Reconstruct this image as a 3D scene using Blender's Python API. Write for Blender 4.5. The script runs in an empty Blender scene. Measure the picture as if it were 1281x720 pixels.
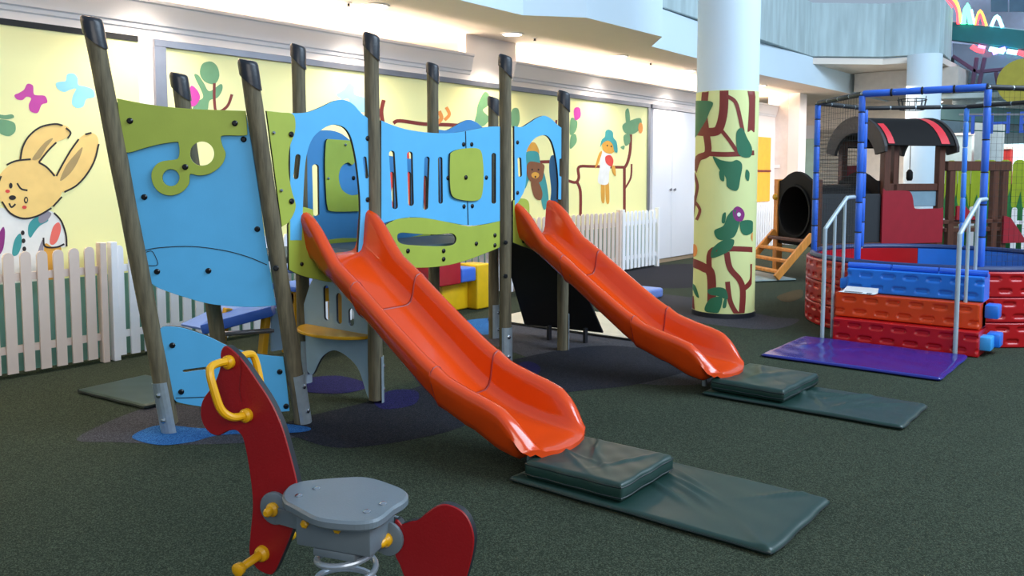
import bpy, bmesh, math, random
from mathutils import Vector, Matrix
from mathutils.geometry import delaunay_2d_cdt
random.seed(7)
S = bpy.context.scene
COL = S.collection
# ------------------------------------------------------------ camera
FPX, CX, CY, CH = 1055.0, 640.5, 300.0, 1.45
YAW = math.radians(38.5)                 # angle from the wall direction (+X) to the view direction
PIT = math.atan((CY-218)/FPX)
FH = Vector((math.cos(YAW), math.sin(YAW), 0)); RT = Vector((math.sin(YAW), -math.cos(YAW), 0)); ZZ = Vector((0, 0, 1))
FW = FH*math.cos(PIT) - ZZ*math.sin(PIT); UP = ZZ*math.cos(PIT) + FH*math.sin(PIT)
EYE = Vector((0, 0, CH))
cd = bpy.data.cameras.new('camera'); cam = bpy.data.objects.new('camera', cd); COL.objects.link(cam)
cd.sensor_width = 36; cd.lens = FPX/1281*36; cd.shift_y = -(360-CY)/1281; cd.clip_end = 200
M3 = Matrix((RT, UP, -FW)).transposed()
cam.matrix_world = Matrix.Translation(EYE) @ M3.to_4x4()
S.camera = cam
# ------------------------------------------------------------ light
S.view_settings.view_transform = 'Standard'; S.view_settings.look = 'None'
S.view_settings.gamma = 1; S.view_settings.use_curve_mapping = False
S.view_settings.exposure = 0.6
W = bpy.data.worlds.new('sky'); S.world = W; W.use_nodes = True
bg = W.node_tree.nodes['Background']; bg.inputs[0].default_value = (0.60, 0.78, 1.0, 1); bg.inputs[1].default_value = 0.36
def area(name, loc, rot, sx, sy, power, col):
    l = bpy.data.lights.new(name, 'AREA'); l.shape = 'RECTANGLE'; l.size = sx; l.size_y = sy; l.energy = power; l.color = col
    o = bpy.data.objects.new(name, l); o.location = loc; o.rotation_euler = rot; COL.objects.link(o); return o
# daylight through the atrium roof, over the middle of the hall
area('atrium_skylight', (9.0, -4.5, 7.6), (math.radians(36), 0, 0), 11, 4, 1150, (0.66, 0.83, 1.0))
# unseen fill added behind the camera, lifts upright panels and spares the floor
area('front_fill', (-0.5, -2.5, 3.0), (math.radians(78), 0, math.radians(-38)), 5.0, 1.6, 110, (1.0, 0.93, 0.86))
# ------------------------------------------------------------ materials
def lin(c):
    return tuple(((v/255)/12.92 if v/255 <= .04045 else ((v/255+.055)/1.055)**2.4) for v in c)
MATS = {}
def mat(name, rgb, rough=.5, metal=0, var=.06, scale=8, bump=0, bscale=60, emit=0, spec=.5, coat=0, stretch=None, alpha=1, trans=0):
    if name in MATS: return MATS[name]
    m = bpy.data.materials.new(name); m.use_nodes = True; nt = m.node_tree; N = nt.nodes; L = nt.links
    b = N['Principled BSDF']; c = lin(rgb)
    b.inputs['Roughness'].default_value = rough; b.inputs['Metallic'].default_value = metal
    b.inputs['Specular IOR Level'].default_value = spec; b.inputs['Coat Weight'].default_value = coat
    b.inputs['Alpha'].default_value = alpha; b.inputs['Transmission Weight'].default_value = trans
    tc = N.new('ShaderNodeTexCoord'); mp = N.new('ShaderNodeMapping'); L.new(tc.outputs['Object'], mp.inputs[0])
    if stretch: mp.inputs['Scale'].default_value = stretch
    no = N.new('ShaderNodeTexNoise'); no.inputs['Scale'].default_value = scale; no.inputs['Detail'].default_value = 5
    L.new(mp.outputs[0], no.inputs['Vector'])
    rp = N.new('ShaderNodeValToRGB'); L.new(no.outputs[0], rp.inputs[0])
    rp.color_ramp.elements[0].position = .3; rp.color_ramp.elements[1].position = .7
    rp.color_ramp.elements[0].color = tuple(v*(1-var) for v in c)+(1,); rp.color_ramp.elements[1].color = tuple(min(1, v*(1+var)) for v in c)+(1,)
    L.new(rp.outputs[0], b.inputs['Base Color'])
    if bump:
        n2 = N.new('ShaderNodeTexNoise'); n2.inputs['Scale'].default_value = bscale; n2.inputs['Detail'].default_value = 3
        L.new(mp.outputs[0], n2.inputs['Vector'])
        bp = N.new('ShaderNodeBump'); bp.inputs['Strength'].default_value = bump; bp.inputs['Distance'].default_value = .01
        L.new(n2.outputs[0], bp.inputs['Height']); L.new(bp.outputs[0], b.inputs['Normal'])
    if emit:
        b.inputs['Emission Color'].default_value = c+(1,); b.inputs['Emission Strength'].default_value = emit
    MATS[name] = m; return m
# floor: wet-pour rubber / carpet granules
def floor_mat(name, c1, c2, c3):
    m = mat(name, c1, .95, bump=.5, bscale=160, spec=.15); nt = m.node_tree; N = nt.nodes; L = nt.links
    b = N['Principled BSDF']
    vo = N.new('ShaderNodeTexVoronoi'); vo.inputs['Scale'].default_value = 230
    tc = N['Texture Coordinate']; L.new(tc.outputs['Object'], vo.inputs['Vector'])
    rp = N.new('ShaderNodeValToRGB'); L.new(vo.outputs['Color'], rp.inputs[0])
    e = rp.color_ramp.elements
    e[0].position = .2; e[0].color = lin(c1)+(1,); e[1].position = .8; e[1].color = lin(c2)+(1,)
    x = e.new(.55); x.color = lin(c3)+(1,)
    n = N.new('ShaderNodeTexNoise'); n.inputs['Scale'].default_value = 1.3; n.inputs['Detail'].default_value = 6; L.new(tc.outputs['Object'], n.inputs['Vector'])
    mx = N.new('ShaderNodeMix'); mx.data_type = 'RGBA'; mx.blend_type = 'MULTIPLY'; mx.inputs[0].default_value = .3
    L.new(rp.outputs[0], mx.inputs[6]); L.new(n.outputs[0], mx.inputs[7]); L.new(mx.outputs[2], b.inputs['Base Color'])
    return m
F_GREEN = floor_mat('floor_green', (36, 42, 32), (78, 86, 70), (51, 61, 47))
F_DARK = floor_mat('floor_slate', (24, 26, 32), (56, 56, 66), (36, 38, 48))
F_PURP = floor_mat('floor_purple', (22, 20, 58), (50, 46, 104), (32, 30, 80))
F_BLUE = floor_mat('floor_blue', (26, 78, 140), (66, 128, 190), (40, 100, 166))
F_GREY = floor_mat('floor_grey', (54, 54, 58), (92, 90, 96), (68, 66, 74))
F_BRN = floor_mat('floor_brown', (60, 50, 36), (110, 90, 58), (78, 66, 44))
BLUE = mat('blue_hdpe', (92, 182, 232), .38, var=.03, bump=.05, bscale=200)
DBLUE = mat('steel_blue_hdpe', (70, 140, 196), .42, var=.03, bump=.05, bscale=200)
GBLUE = mat('grey_blue_hdpe', (142, 172, 198), .45, var=.04)
LIME = mat('lime_hdpe', (164, 180, 70), .4, var=.04, bump=.05, bscale=200)
EDGE = mat('dark_core', (22, 24, 30), .55)
BOLT = mat('black_bolt', (14, 15, 18), .3)
SCREW = mat('steel_screw', (190, 195, 200), .25, 1)
ORANGE = mat('orange_gelcoat', (216, 68, 4), .2, var=.03, spec=.5, coat=.3)
ORANGED = mat('orange_joint', (150, 30, 8), .4)
WOOD = mat('weathered_pole', (102, 94, 72), .7, var=.35, scale=6, stretch=(9, 9, .8), bump=.25, bscale=30)
CAP = mat('black_cap', (34, 37, 44), .35, bump=.1)
STEEL = mat('galvanised', (168, 182, 190), .42, .55, var=.08, scale=30)
DECK = mat('deck', (66, 86, 100), .6)
BLACKP = mat('black_board', (10, 10, 13), .55)
RED = mat('red_hdpe', (140, 10, 18), .42, var=.05, bump=.08, bscale=150)
GREYP = mat('grey_hdpe', (98, 110, 118), .42, var=.05, bump=.05, bscale=150)
YEL = mat('yellow_plastic', (214, 158, 14), .32, var=.04)
CHROME = mat('painted_spring', (160, 172, 184), .3, .4)
MATG = mat('green_vinyl', (24, 52, 46), .4, var=.05, scale=4, spec=.5, bump=.03, bscale=14)
MATE = mat('green_vinyl_piping', (10, 26, 24), .4)
MATB = mat('blue_vinyl', (34, 36, 124), .2, var=.06, scale=4, bump=.03, bscale=7)
MATBE = mat('blue_vinyl_edge', (20, 30, 110), .4)
BEIGE = mat('beige_vinyl', (200, 190, 170), .45)
WHITE = mat('white_paint', (246, 238, 236), .6, var=.01, scale=2)
WHITE2 = mat('cabinet_white', (238, 236, 240), .5, var=.015, scale=2)
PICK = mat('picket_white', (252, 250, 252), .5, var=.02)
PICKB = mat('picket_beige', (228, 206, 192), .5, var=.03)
CREAM = mat('mural_yellow', (250, 242, 172), .5, var=.02, scale=1.5)
CREAM2 = mat('column_yellow', (226, 232, 160), .5, var=.02, scale=1.5)
TEAL = mat('teal_skirting', (112, 160, 150), .5)
SILV = mat('aluminium', (150, 150, 158), .32, .7)
BLK = mat('black_strip', (10, 10, 10), .6)
MBROWN = mat('mural_brown', (128, 44, 36), .55)
MGREEN = mat('mural_green', (112, 158, 112), .55)
MGREEN2 = mat('mural_dark_green', (42, 112, 78), .55)
MPINK = mat('mural_magenta', (205, 66, 160), .55)
MPURP = mat('mural_purple', (140, 40, 120), .55)
MSKY = mat('mural_sky', (150, 214, 232), .55)
MBUN = mat('mural_bunny', (250, 206, 122), .55)
MEAR = mat('mural_ear', (176, 146, 92), .55)
MINK = mat('mural_ink', (36, 24, 22), .55)
MWHT = mat('mural_white', (236, 232, 226), .55)
MTEAL = mat('mural_teal', (62, 152, 152), .55)
MGREY = mat('mural_grey', (150, 140, 150), .55)
MCOR = mat('mural_coral', (240, 110, 96), .55)
MREDD = mat('mural_red', (222, 70, 60), .55)
MBEAR = mat('mural_bear', (136, 84, 52), .55)
MOCH = mat('mural_ochre', (224, 160, 60), .55)
MORG = mat('mural_orange', (240, 150, 70), .55)
CONC = mat('board_marked_concrete', (176, 194, 196), .8, var=.14, scale=3, stretch=(3, 3, .4), bump=.2, bscale=20)
CEIL = mat('ceiling_white', (232, 220, 208), .8, var=.01)
FASC = mat('fascia_white', (214, 232, 244), .7, var=.02, scale=1)
PADB = mat('blue_foam_pad', (48, 104, 212), .4, bump=.12, bscale=18)
PADN = mat('navy_pad', (24, 50, 100), .45, bump=.3, bscale=12)
PADK = mat('black_foam_pad', (34, 36, 38), .6, bump=.2, bscale=25)
BRED = mat('red_block', (180, 14, 20), .34, var=.05)
BBLU = mat('blue_block', (32, 118, 216), .34, var=.04)
BORG = mat('orange_block', (206, 66, 14), .34, var=.04)
BLBL = mat('light_blue_block', (60, 160, 230), .34)
RAIL = mat('grey_rail', (172, 188, 196), .38, .15)
BRWN = mat('brown_timber', (84, 46, 30), .5, var=.25, scale=5, stretch=(6, 6, .8))
PINE = mat('honey_pine', (206, 132, 54), .5, var=.2, scale=5, stretch=(5, 5, 1))
TRED = mat('train_red', (150, 26, 40), .45)
TBLK = mat('train_black', (15, 12, 12), .75, var=.1, spec=.25)
LENS = mat('lamp_lens', (255, 244, 226), .4, emit=9)
NET = mat('net_black', (30, 30, 30), .7)

# ------------------------------------------------------------ mesh helpers
class MB:
    def __init__(s): s.v = []; s.f = []; s.m = []; s.sm = []
    def add(s, vs, fs, mi=0, smooth=False):
        b = len(s.v); s.v += [Vector(v) for v in vs]
        for f in fs: s.f.append([b+i for i in f]); s.m.append(mi); s.sm.append(smooth)
        return s
    def box(s, x0, x1, y0, y1, z0, z1, mi=0):
        vs = [(x, y, z) for x in (x0, x1) for y in (y0, y1) for z in (z0, z1)]
        return s.add(vs, [(0,1,3,2),(4,6,7,5),(0,4,5,1),(2,3,7,6),(0,2,6,4),(1,5,7,3)], mi)
    def obox(s, c, ax, ay, az, mi=0):    # centre and three half-axis vectors
        c = Vector(c); ax = Vector(ax); ay = Vector(ay); az = Vector(az)
        vs = [c+ax*i+ay*j+az*k for i in (-1, 1) for j in (-1, 1) for k in (-1, 1)]
        return s.add(vs, [(0,1,3,2),(4,6,7,5),(0,4,5,1),(2,3,7,6),(0,2,6,4),(1,5,7,3)], mi)
    def beam(s, a, b, w, h, up=ZZ, mi=0):
        a = Vector(a); b = Vector(b); d = (b-a).normalized(); sx = d.cross(Vector(up)).normalized(); u = sx.cross(d)
        return s.obox((a+b)/2, (b-a)/2, sx*w/2, u*h/2, mi)
    def tube(s, pts, r, n=10, mi=0, cap=True, closed=False):
        pts = [Vector(p) for p in pts]; k = len(pts); rs = r if isinstance(r, (list, tuple)) else [r]*k
        rings = []; prev = None
        for i, p in enumerate(pts):
            if closed: t = pts[(i+1) % k]-pts[i-1]
            else: t = pts[min(i+1, k-1)]-pts[max(i-1, 0)]
            t.normalize()
            if prev is None:
                a = Vector((0, 0, 1)) if abs(t.z) < .9 else Vector((1, 0, 0)); nx = t.cross(a).normalized()
            else: nx = (prev-t*prev.dot(t)).normalized()
            prev = nx; ny = t.cross(nx)
            rings.append([p+(nx*math.cos(j/n*math.tau)+ny*math.sin(j/n*math.tau))*rs[i] for j in range(n)])
        vs = [v for rg in rings for v in rg]; fs = []
        for i in range(k if closed else k-1):
            i2 = (i+1) % k
            for j in range(n): fs.append((i*n+j, i*n+(j+1) % n, i2*n+(j+1) % n, i2*n+j))
        s.add(vs, fs, mi, True)
        if cap and not closed:
            b = len(s.v)-len(vs)
            s.f.append([b+j for j in range(n)][::-1]); s.f.append([b+(k-1)*n+j for j in range(n)]); s.m += [mi, mi]; s.sm += [False, False]
        return s
    def lathe(s, c, ax, prof, n=16, mi=0, smooth=True):    # prof: (height, radius) along axis
        c = Vector(c); t = Vector(ax).normalized(); a = Vector((0, 0, 1)) if abs(t.z) < .9 else Vector((1, 0, 0))
        nx = t.cross(a).normalized(); ny = t.cross(nx); vs = []
        for h, r in prof:
            for j in range(n): vs.append(c+t*h+(nx*math.cos(j/n*math.tau)+ny*math.sin(j/n*math.tau))*max(r, 1e-5))
        fs = []
        for i in range(len(prof)-1):
            for j in range(n): fs.append((i*n+j, i*n+(j+1) % n, (i+1)*n+(j+1) % n, (i+1)*n+j))
        fs.append(tuple(range(n))[::-1]); fs.append(tuple((len(prof)-1)*n+j for j in range(n)))
        return s.add(vs, fs, mi, smooth)
ORG = {}
def finish(ob, label=None, cat=None, group=None, kind=None):
    if label: ob['label'] = label
    if cat: ob['category'] = cat
    if group: ob['group'] = group
    if kind: ob['kind'] = kind
    return ob
def link(name, me, parent=None, origin=None):
    ob = bpy.data.objects.new(name, me); COL.objects.link(ob)
    if parent is not None:
        ob.parent = parent; ORG[ob] = ORG[parent]
    else:
        ORG[ob] = Vector(origin) if origin is not None else Vector((0, 0, 0)); ob.location = ORG[ob]
    return ob
def make(name, mb, mats, parent=None, origin=None, bevel=0, seg=2, recalc=True, sharp=35):
    if not isinstance(mats, (list, tuple)): mats = [mats]
    o = ORG[parent] if parent is not None else (Vector(origin) if origin is not None else Vector((0, 0, 0)))
    me = bpy.data.meshes.new(name); me.from_pydata([v-o for v in mb.v], [], mb.f)
    for m in mats: me.materials.append(m)
    for p, mi, sm in zip(me.polygons, mb.m, mb.sm): p.material_index = mi; p.use_smooth = sm
    if recalc or bevel:
        bm = bmesh.new(); bm.from_mesh(me)
        if bevel:
            bmesh.ops.bevel(bm, geom=[e for e in bm.edges if e.is_manifold and e.calc_face_angle(0) > .6], offset=bevel, segments=seg, affect='EDGES', profile=.5)
            for f in bm.faces: f.smooth = True
        if recalc: bmesh.ops.recalc_face_normals(bm, faces=bm.faces)
        bm.to_mesh(me); bm.free()
    if bevel or any(mb.sm): me.set_sharp_from_angle(angle=math.radians(sharp))
    return link(name, me, parent, origin)
def thing(name, loc, label, cat, group=None):
    o = bpy.data.objects.new(name, None); COL.objects.link(o); o.location = loc; ORG[o] = Vector(loc); o.empty_display_size = .1
    return finish(o, label, cat, group)
# --- read-off positions: pixel of the 1281x720 photograph -> point on a real plane of the hall
def ray(x, y): return FW + RT*((x-CX)/FPX) + UP*((CY-y)/FPX)
def hit(x, y, p0, n):
    d = ray(x, y); return EYE + d*((Vector(p0)-EYE).dot(n)/d.dot(n))
def onZ(x, y, z=0): return hit(x, y, (0, 0, z), Vector((0, 0, 1)))
def onY(x, y, yy): return hit(x, y, (0, yy, 0), Vector((0, 1, 0)))
def onX(x, y, xx): return hit(x, y, (xx, 0, 0), Vector((1, 0, 0)))
class Plane:
    def __init__(s, p0, ex):     # vertical (or leaning) plane frame: ex horizontal, ey up, ez towards the viewer
        s.p = Vector(p0); s.ex = Vector(ex).normalized(); s.ey = Vector((0, 0, 1)); s.ez = s.ex.cross(s.ey).normalized()
    def lean(s, ey):
        s.ez = s.ex.cross(Vector(ey)).normalized(); s.ey = s.ez.cross(s.ex); return s
    def px(s, x, y):
        q = hit(x, y, s.p, s.ez)-s.p; return (q.dot(s.ex), q.dot(s.ey))
    def w(s, a, b, c=0): return s.p+s.ex*a+s.ey*b+s.ez*c
    def off(s, c):
        q = Plane(s.p+s.ez*c, s.ex); q.ey = s.ey; q.ez = s.ez; return q
def smooth(pts, n=6):            # closed Catmull-Rom; a third member marks a corner
    k = len(pts); out = []
    for i in range(k):
        p0, p1, p2, p3 = pts[i-1], pts[i], pts[(i+1) % k], pts[(i+2) % k]
        c1 = len(p1) > 2; c2 = len(p2) > 2
        P = [Vector(q[:2]) for q in (p0, p1, p2, p3)]
        if c1 and c2: out.append(tuple(P[1])); continue
        m1 = Vector((0, 0)) if False else (P[2]-P[0])*.5; m2 = (P[3]-P[1])*.5
        if c1: m1 = (P[2]-P[1])*.7
        if c2: m2 = (P[2]-P[1])*.7
        for j in range(n):
            t = j/n; t2 = t*t; t3 = t2*t
            out.append(tuple(P[1]*(2*t3-3*t2+1)+m1*(t3-2*t2+t)+P[2]*(-2*t3+3*t2)+m2*(t3-t2)))
    return out
def circ(x, y, rx, ry=None, n=20, rot=0):
    ry = rx if ry is None else ry
    return [(x+rx*math.cos(i/n*math.tau)*math.cos(rot)-ry*math.sin(i/n*math.tau)*math.sin(rot), y+rx*math.cos(i/n*math.tau)*math.sin(rot)+ry*math.sin(i/n*math.tau)*math.cos(rot)) for i in range(n)]
def slot(x0, y0, x1, y1, w, n=6):
    a = math.atan2(y1-y0, x1-x0); r = w/2; o = []
    for i in range(n+1): t = a+math.pi/2+math.pi*i/n; o.append((x0+r*math.cos(t), y0+r*math.sin(t)))
    for i in range(n+1): t = a-math.pi/2+math.pi*i/n; o.append((x1+r*math.cos(t), y1+r*math.sin(t)))
    return o
def extrude(name, pl, loops, th, mats, parent, origin=None, px=True, bevel=.0015):
    """flat board in plane pl with holes; loops in photograph pixels (px) or metres; th is centred on the plane"""
    cu = bpy.data.curves.new(name, 'CURVE'); cu.dimensions = '2D'; cu.fill_mode = 'BOTH'
    cu.extrude = th/2-bevel; cu.bevel_depth = bevel; cu.bevel_resolution = 0
    for lp in loops:
        q = [pl.px(*p) for p in lp] if px else lp
        sp = cu.splines.new('POLY'); sp.points.add(len(q)-1); sp.use_cyclic_u = True
        for i, p in enumerate(q): sp.points[i].co = (p[0], p[1], 0, 1)
    tmp = bpy.data.objects.new('tmp', cu); me = bpy.data.meshes.new_from_object(tmp)
    bpy.data.objects.remove(tmp); bpy.data.curves.remove(cu); me.name = name
    if not isinstance(mats, (list, tuple)): mats = [mats]
    me.materials.clear()
    for m in mats: me.materials.append(m)
    for p in me.polygons: p.material_index = 0 if (abs(p.normal.z) > .5 or len(mats) == 1) else 1; p.use_smooth = False
    o = ORG[parent] if parent is not None else Vector(origin or (0, 0, 0))
    R = Matrix((pl.ex, pl.ey, pl.ez)).transposed().to_4x4()
    me.transform(Matrix.Translation(pl.p-o) @ R)
    return link(name, me, parent, origin)
DC = [0]
def decal(name, pl, lp, m, parent, lay=1, kind=None):    # paint: a skin-thin shape on its wall
    DC[0] = (DC[0]+1) % 40; lay = lay+DC[0]*.02
    q = [Vector(pl.px(*p)) for p in lp]; k = len(q)
    v, e, f, _, _, _ = delaunay_2d_cdt(q, [], [list(range(k))], 1, 1e-5)
    mb = MB(); mb.add([pl.w(a.x, a.y, .0015*lay) for a in v], f)
    me = make(name, mb, m, parent, recalc=False); return me
def ribbon(pts, w):               # polyline with width -> outline
    P = [Vector(p[:2]) for p in pts]; W = [p[2] if len(p) > 2 else w for p in pts]; L = []; R = []
    for i in range(len(P)):
        t = (P[min(i+1, len(P)-1)]-P[max(i-1, 0)]).normalized(); n = Vector((-t.y, t.x))*W[i]/2
        L.append(tuple(P[i]+n)); R.append(tuple(P[i]-n))
    return L+R[::-1]
def opensmooth(pts, n=5):
    out = []; k = len(pts)
    for i in range(k-1):
        p = [Vector(pts[max(0, min(k-1, i+j))]) for j in (-1, 0, 1, 2)]
        for j in range(n):
            t = j/n
            out.append(tuple(.5*((2*p[1])+(-p[0]+p[2])*t+(2*p[0]-5*p[1]+4*p[2]-p[3])*t*t+(-p[0]+3*p[1]-3*p[2]+p[3])*t**3)))
    out.append(tuple(pts[-1])); return out

# ============================================================ SETTING
mb = MB(); mb.add([(-8, -10, 0), (34, -10, 0), (34, 14, 0), (-8, 14, 0)], [(0, 1, 2, 3)])
FLOOR = finish(make('floor', mb, F_GREEN), kind='structure')
FP = Plane((0, 0, 0), (1, 0, 0)); FP.ey = Vector((0, 1, 0)); FP.ez = Vector((0, 0, 1))
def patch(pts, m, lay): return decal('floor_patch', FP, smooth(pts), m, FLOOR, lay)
patch([(96, 548), (190, 508), (262, 512), (300, 530), (390, 540), (330, 552), (230, 556), (150, 553)], F_GREY, 1)
patch([(355, 530), (470, 500), (620, 455), (760, 432), (870, 455), (800, 480), (715, 490), (640, 505), (560, 540), (440, 560), (380, 550)], F_DARK, 1.3)  # dark slate inlay, with the shade under the frame put into its colour
patch([(585, 408), (720, 398), (860, 420), (930, 470), (800, 480), (640, 440)], F_GREY, 1)
patch([(166, 545), (200, 532), (260, 536), (320, 528), (384, 534), (374, 541), (280, 544), (240, 553), (205, 557), (178, 553)], F_BLUE, 2)
patch([(362, 478), (420, 470), (462, 482), (430, 492), (380, 490)], F_PURP, 2)
patch([(468, 500), (492, 488), (522, 490), (518, 506), (480, 512)], F_PURP, 2)
patch([(640, 460), (660, 452), (676, 460), (668, 472), (645, 474)], F_PURP, 2)
patch([(574, 404), (612, 398), (632, 404), (628, 416), (590, 418)], F_BLUE, 2)
patch([(972, 371), (1001, 362), (1003, 372), (985, 378)], F_BRN, 2)
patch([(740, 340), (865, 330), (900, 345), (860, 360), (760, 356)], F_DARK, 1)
patch([(800, 370), (865, 372), (960, 395), (1000, 400), (960, 412), (860, 400)], F_GREY, 1)  # grey inlay, its paler tone also paints in grazing reflection off the floor

WY = 6.7
# long wall: lower part, teal skirting, painted mural boards, frame, cornice, lit cove
mb = MB(); mb.box(-4, 17.5, WY, WY+.12, 0, 2.66)
WALL = finish(make('wall_left', mb, WHITE), kind='structure')
make('skirting_panel', MB().box(-4, 11.86, WY-.02, WY, 0, .655), TEAL, WALL)
mb = MB(); mb.box(-4, 17.5, 7.95, 8.05, 2.5, 3.12); mb.box(-4, 17.5, WY+.125, 7.95, 2.6, 2.66)
finish(make('wall_cove', mb, CEIL), kind='structure')
def cornice(x0, x1, y=WY):
    prof = [(y, 2.625), (y-.012, 2.635), (y-.016, 2.665), (y-.03, 2.675), (y-.034, 2.70), (y-.06, 2.83), (y-.075, 2.84), (y-.078, 2.865), (y, 2.865)]
    mb = MB(); k = len(prof)
    vs = [(x, a, b) for x in (x0, x1) for a, b in prof]
    mb.add(vs, [(i, (i+1) % k, k+(i+1) % k, k+i) for i in range(k)]+[tuple(range(k)), tuple(range(k, 2*k))[::-1]])
    return mb
finish(make('trim_1', cornice(-4, 7.62), WHITE2), kind='structure')
finish(make('trim_2', cornice(8.42, 17.2), WHITE2), kind='structure')
make('pier', MB().box(7.55, 8.5, WY+.001, WY+.12, 2.6, 3.1), WHITE, WALL)
# ceiling slab with the folded edge towards the atrium
EDG = [(-4, 5.47), (7.06, 5.47), (7.58, 5.03), (9.19, 5.0), (9.79, 5.48), (13.6, 5.6), (16.9, 5.48), (20.5, 5.4)]
def slab(poly, z0, z1, mats, name, top=True):
    k = len(poly); mb = MB(); vs = [(x, y, z0) for x, y in poly]+[(x, y, z1) for x, y in poly]
    mb.add(vs, [tuple(range(k))[::-1]], 0); b = 0
    mb.f.append([k+i for i in range(k)]); mb.m.append(1); mb.sm.append(False)
    for i in range(k): mb.f.append([i, (i+1) % k, k+(i+1) % k, k+i]); mb.m.append(1); mb.sm.append(False)
    return make(name, mb, mats)
finish(slab(EDG+[(20.5, 8.05), (-4, 8.05)], 3.1, 3.62, [CEIL, FASC], 'ceiling'), kind='structure')
# board-marked concrete parapet of the upper floor, one panel per fold
PAR = [(9.3, 5.1), (9.82, 5.52), (13.3, 5.55), (15.9, 5.58), (16.85, 4.53), (17.03, 3.6), (18.2, 3.70)]
par = thing('parapet', (13, 5.5, 3.6), 'grey board-marked concrete balcony parapet of the upper floor', 'parapet')
for i in range(len(PAR)-1):
    a = Vector(PAR[i]+(4.12,)); b = Vector(PAR[i+1]+(4.12,)); n = 2 if (b-a).length > 2 else 1
    for j in range(n):
        p = a+(b-a)*j/n; q = a+(b-a)*(j+1)/n; g = (b-a).normalized()*.008
        make('concrete_panel', MB().beam(p+g, q-g, .12, .98), CONC, par, bevel=.01, seg=1)
mb = MB(); k = [(15.6, 5.7), (15.85, 5.6), (16.85, 4.53), (17.03, 3.6), (18.3, 3.62), (20, 3.62), (20, 5.7)]
finish(slab(k, 3.5, 3.61, [CEIL, CEIL], 'ceiling_overhang'), kind='structure')
# light in the cove behind the cornice
for x0, x1 in ((-3, 2.3), (2.5, 7.5), (8.6, 13.4), (13.6, 17.3)):
    o = area('cove_light', ((x0+x1)/2, 7.1, 2.7), (math.pi, 0, 0), x1-x0, .12, 85*(x1-x0)/5, (1, .84, .66))
for i, x in enumerate((1.35, 3.55, 5.75, 7.9, 10.3, 12.4, 15.3)):
    t = thing('ceiling_light', (x, 6.28, 3.1), 'round downlight along the lit cove, '+('out of frame, nearest the photographer', 'out of frame above the rabbit mural', 'at the top edge of the photo', 'above the slotted bridge', 'above the blue-hatted cat painting', 'just left of the painted column', 'first one right of the painted column')[i], 'ceiling light', 'downlights in the row along the lit cove')
    make('trim_ring', MB().lathe((x, 6.28, 3.1), (0, 0, -1), [(0, .14), (.012, .135), (.014, .115), (0, .11)], 24), WHITE, t)
    make('lens', MB().lathe((x, 6.28, 3.098), (0, 0, -1), [(0, .11), (.01, .10), (.012, .02)], 24), LENS, t)
    l = bpy.data.lights.new('downlight', 'SPOT'); l.energy = 88; l.spot_size = math.radians(115); l.spot_blend = .8; l.color = (1, .87, .72); l.shadow_soft_size = .1
    o = bpy.data.objects.new('downlight', l); o.location = (x, 6.28, 3.06); COL.objects.link(o)
for x, y, w in ((436, 3, ' near the top edge, left of a downlight'), (669, 47, ' right of the middle downlight'), (814, 78, ' nearest the painted column')):
    p = onZ(x, y, 3.1)
    t = thing('sprinkler', p, 'small dark ceiling sprinkler head'+w, 'sprinkler')
    make('rose', MB().lathe(p, (0, 0, -1), [(0, .03), (.008, .03), (.012, .012)], 12), WHITE, t)
    make('nozzle', MB().lathe(p, (0, 0, -1), [(0, .012), (.035, .012), (.036, .022), (.04, .022)], 10), CAP, t)

# ---------------- murals
MP = Plane((0, WY-.012, 0), (1, 0, 0))
def wx(px, y=100): return onY(px, y, WY-.012).x
m1 = thing('mural', (1.5, WY, .65), 'yellow mural panel with a big cartoon rabbit and two butterflies', 'mural')
make('board', MB().box(-2, 3.54, WY-.012, WY, .655, 2.52), CREAM, m1)
make('top_strip', MB().box(-2, 3.54, WY-.02, WY, 2.52, 2.565), BLK, m1)  # black strip along the top edge of the board
def D(nm, pts, m, par, lay=1, sm=True): return decal(nm, MP, smooth(pts) if sm else pts, m, par, lay)
D('painted_butterfly', [(18, 119), (24, 116), (30, 112), (34, 105), (41, 107), (42, 117), (46, 119), (56, 120), (59, 128), (52, 131), (47, 141), (38, 139), (36, 131), (39, 123), (33, 121), (28, 125), (21, 124)], MPINK, m1)
D('painted_butterfly', [(70, 104), (77, 102), (82, 101), (84, 93), (92, 92), (97, 98), (98, 106), (106, 108), (116, 112), (118, 121), (108, 124), (104, 133), (96, 135), (90, 130), (91, 120), (95, 111), (88, 112), (80, 115), (72, 111)], MSKY, m1)
D('painted_leaf', [(-3, 150), (8, 150), (18, 154), (19, 164), (12, 170), (2, 168), (-6, 160)], MGREEN, m1)
D('painted_leaf', [(-3, 143), (6, 144), (15, 143), (17, 147), (8, 149), (-3, 147)], MGREEN, m1)
# rabbit
D('painted_ear', [(25, 203), (28, 185), (36, 170), (50, 159), (68, 155), (84, 158), (87, 165), (82, 173), (70, 178), (60, 188), (52, 201), (48, 205)], MBUN, m1, 1)
D('painted_ear', [(70, 219), (78, 205), (88, 188), (100, 172), (112, 166), (121, 170), (123, 182), (118, 200), (108, 218), (95, 232), (80, 240), (72, 234)], MBUN, m1, 1)
D('painted_ear_inside', [(40, 199), (48, 187), (57, 177), (66, 173), (58, 184), (49, 198)], MEAR, m1, 2)
D('painted_ear_inside', [(75, 226), (82, 208), (92, 195), (103, 184), (98, 200), (88, 216)], MEAR, m1, 2)
D('painted_body', [(-10, 268), (18, 262), (50, 262), (66, 265), (76, 276), (82, 293), (82, 308), (74, 312), (72, 340), (76, 352), (-10, 352)], MWHT, m1, 1)
D('painted_arm', [(56, 305), (66, 309), (76, 309), (75, 330), (74, 352), (60, 350), (55, 330)], MOCH, m1, 1.5)
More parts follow.
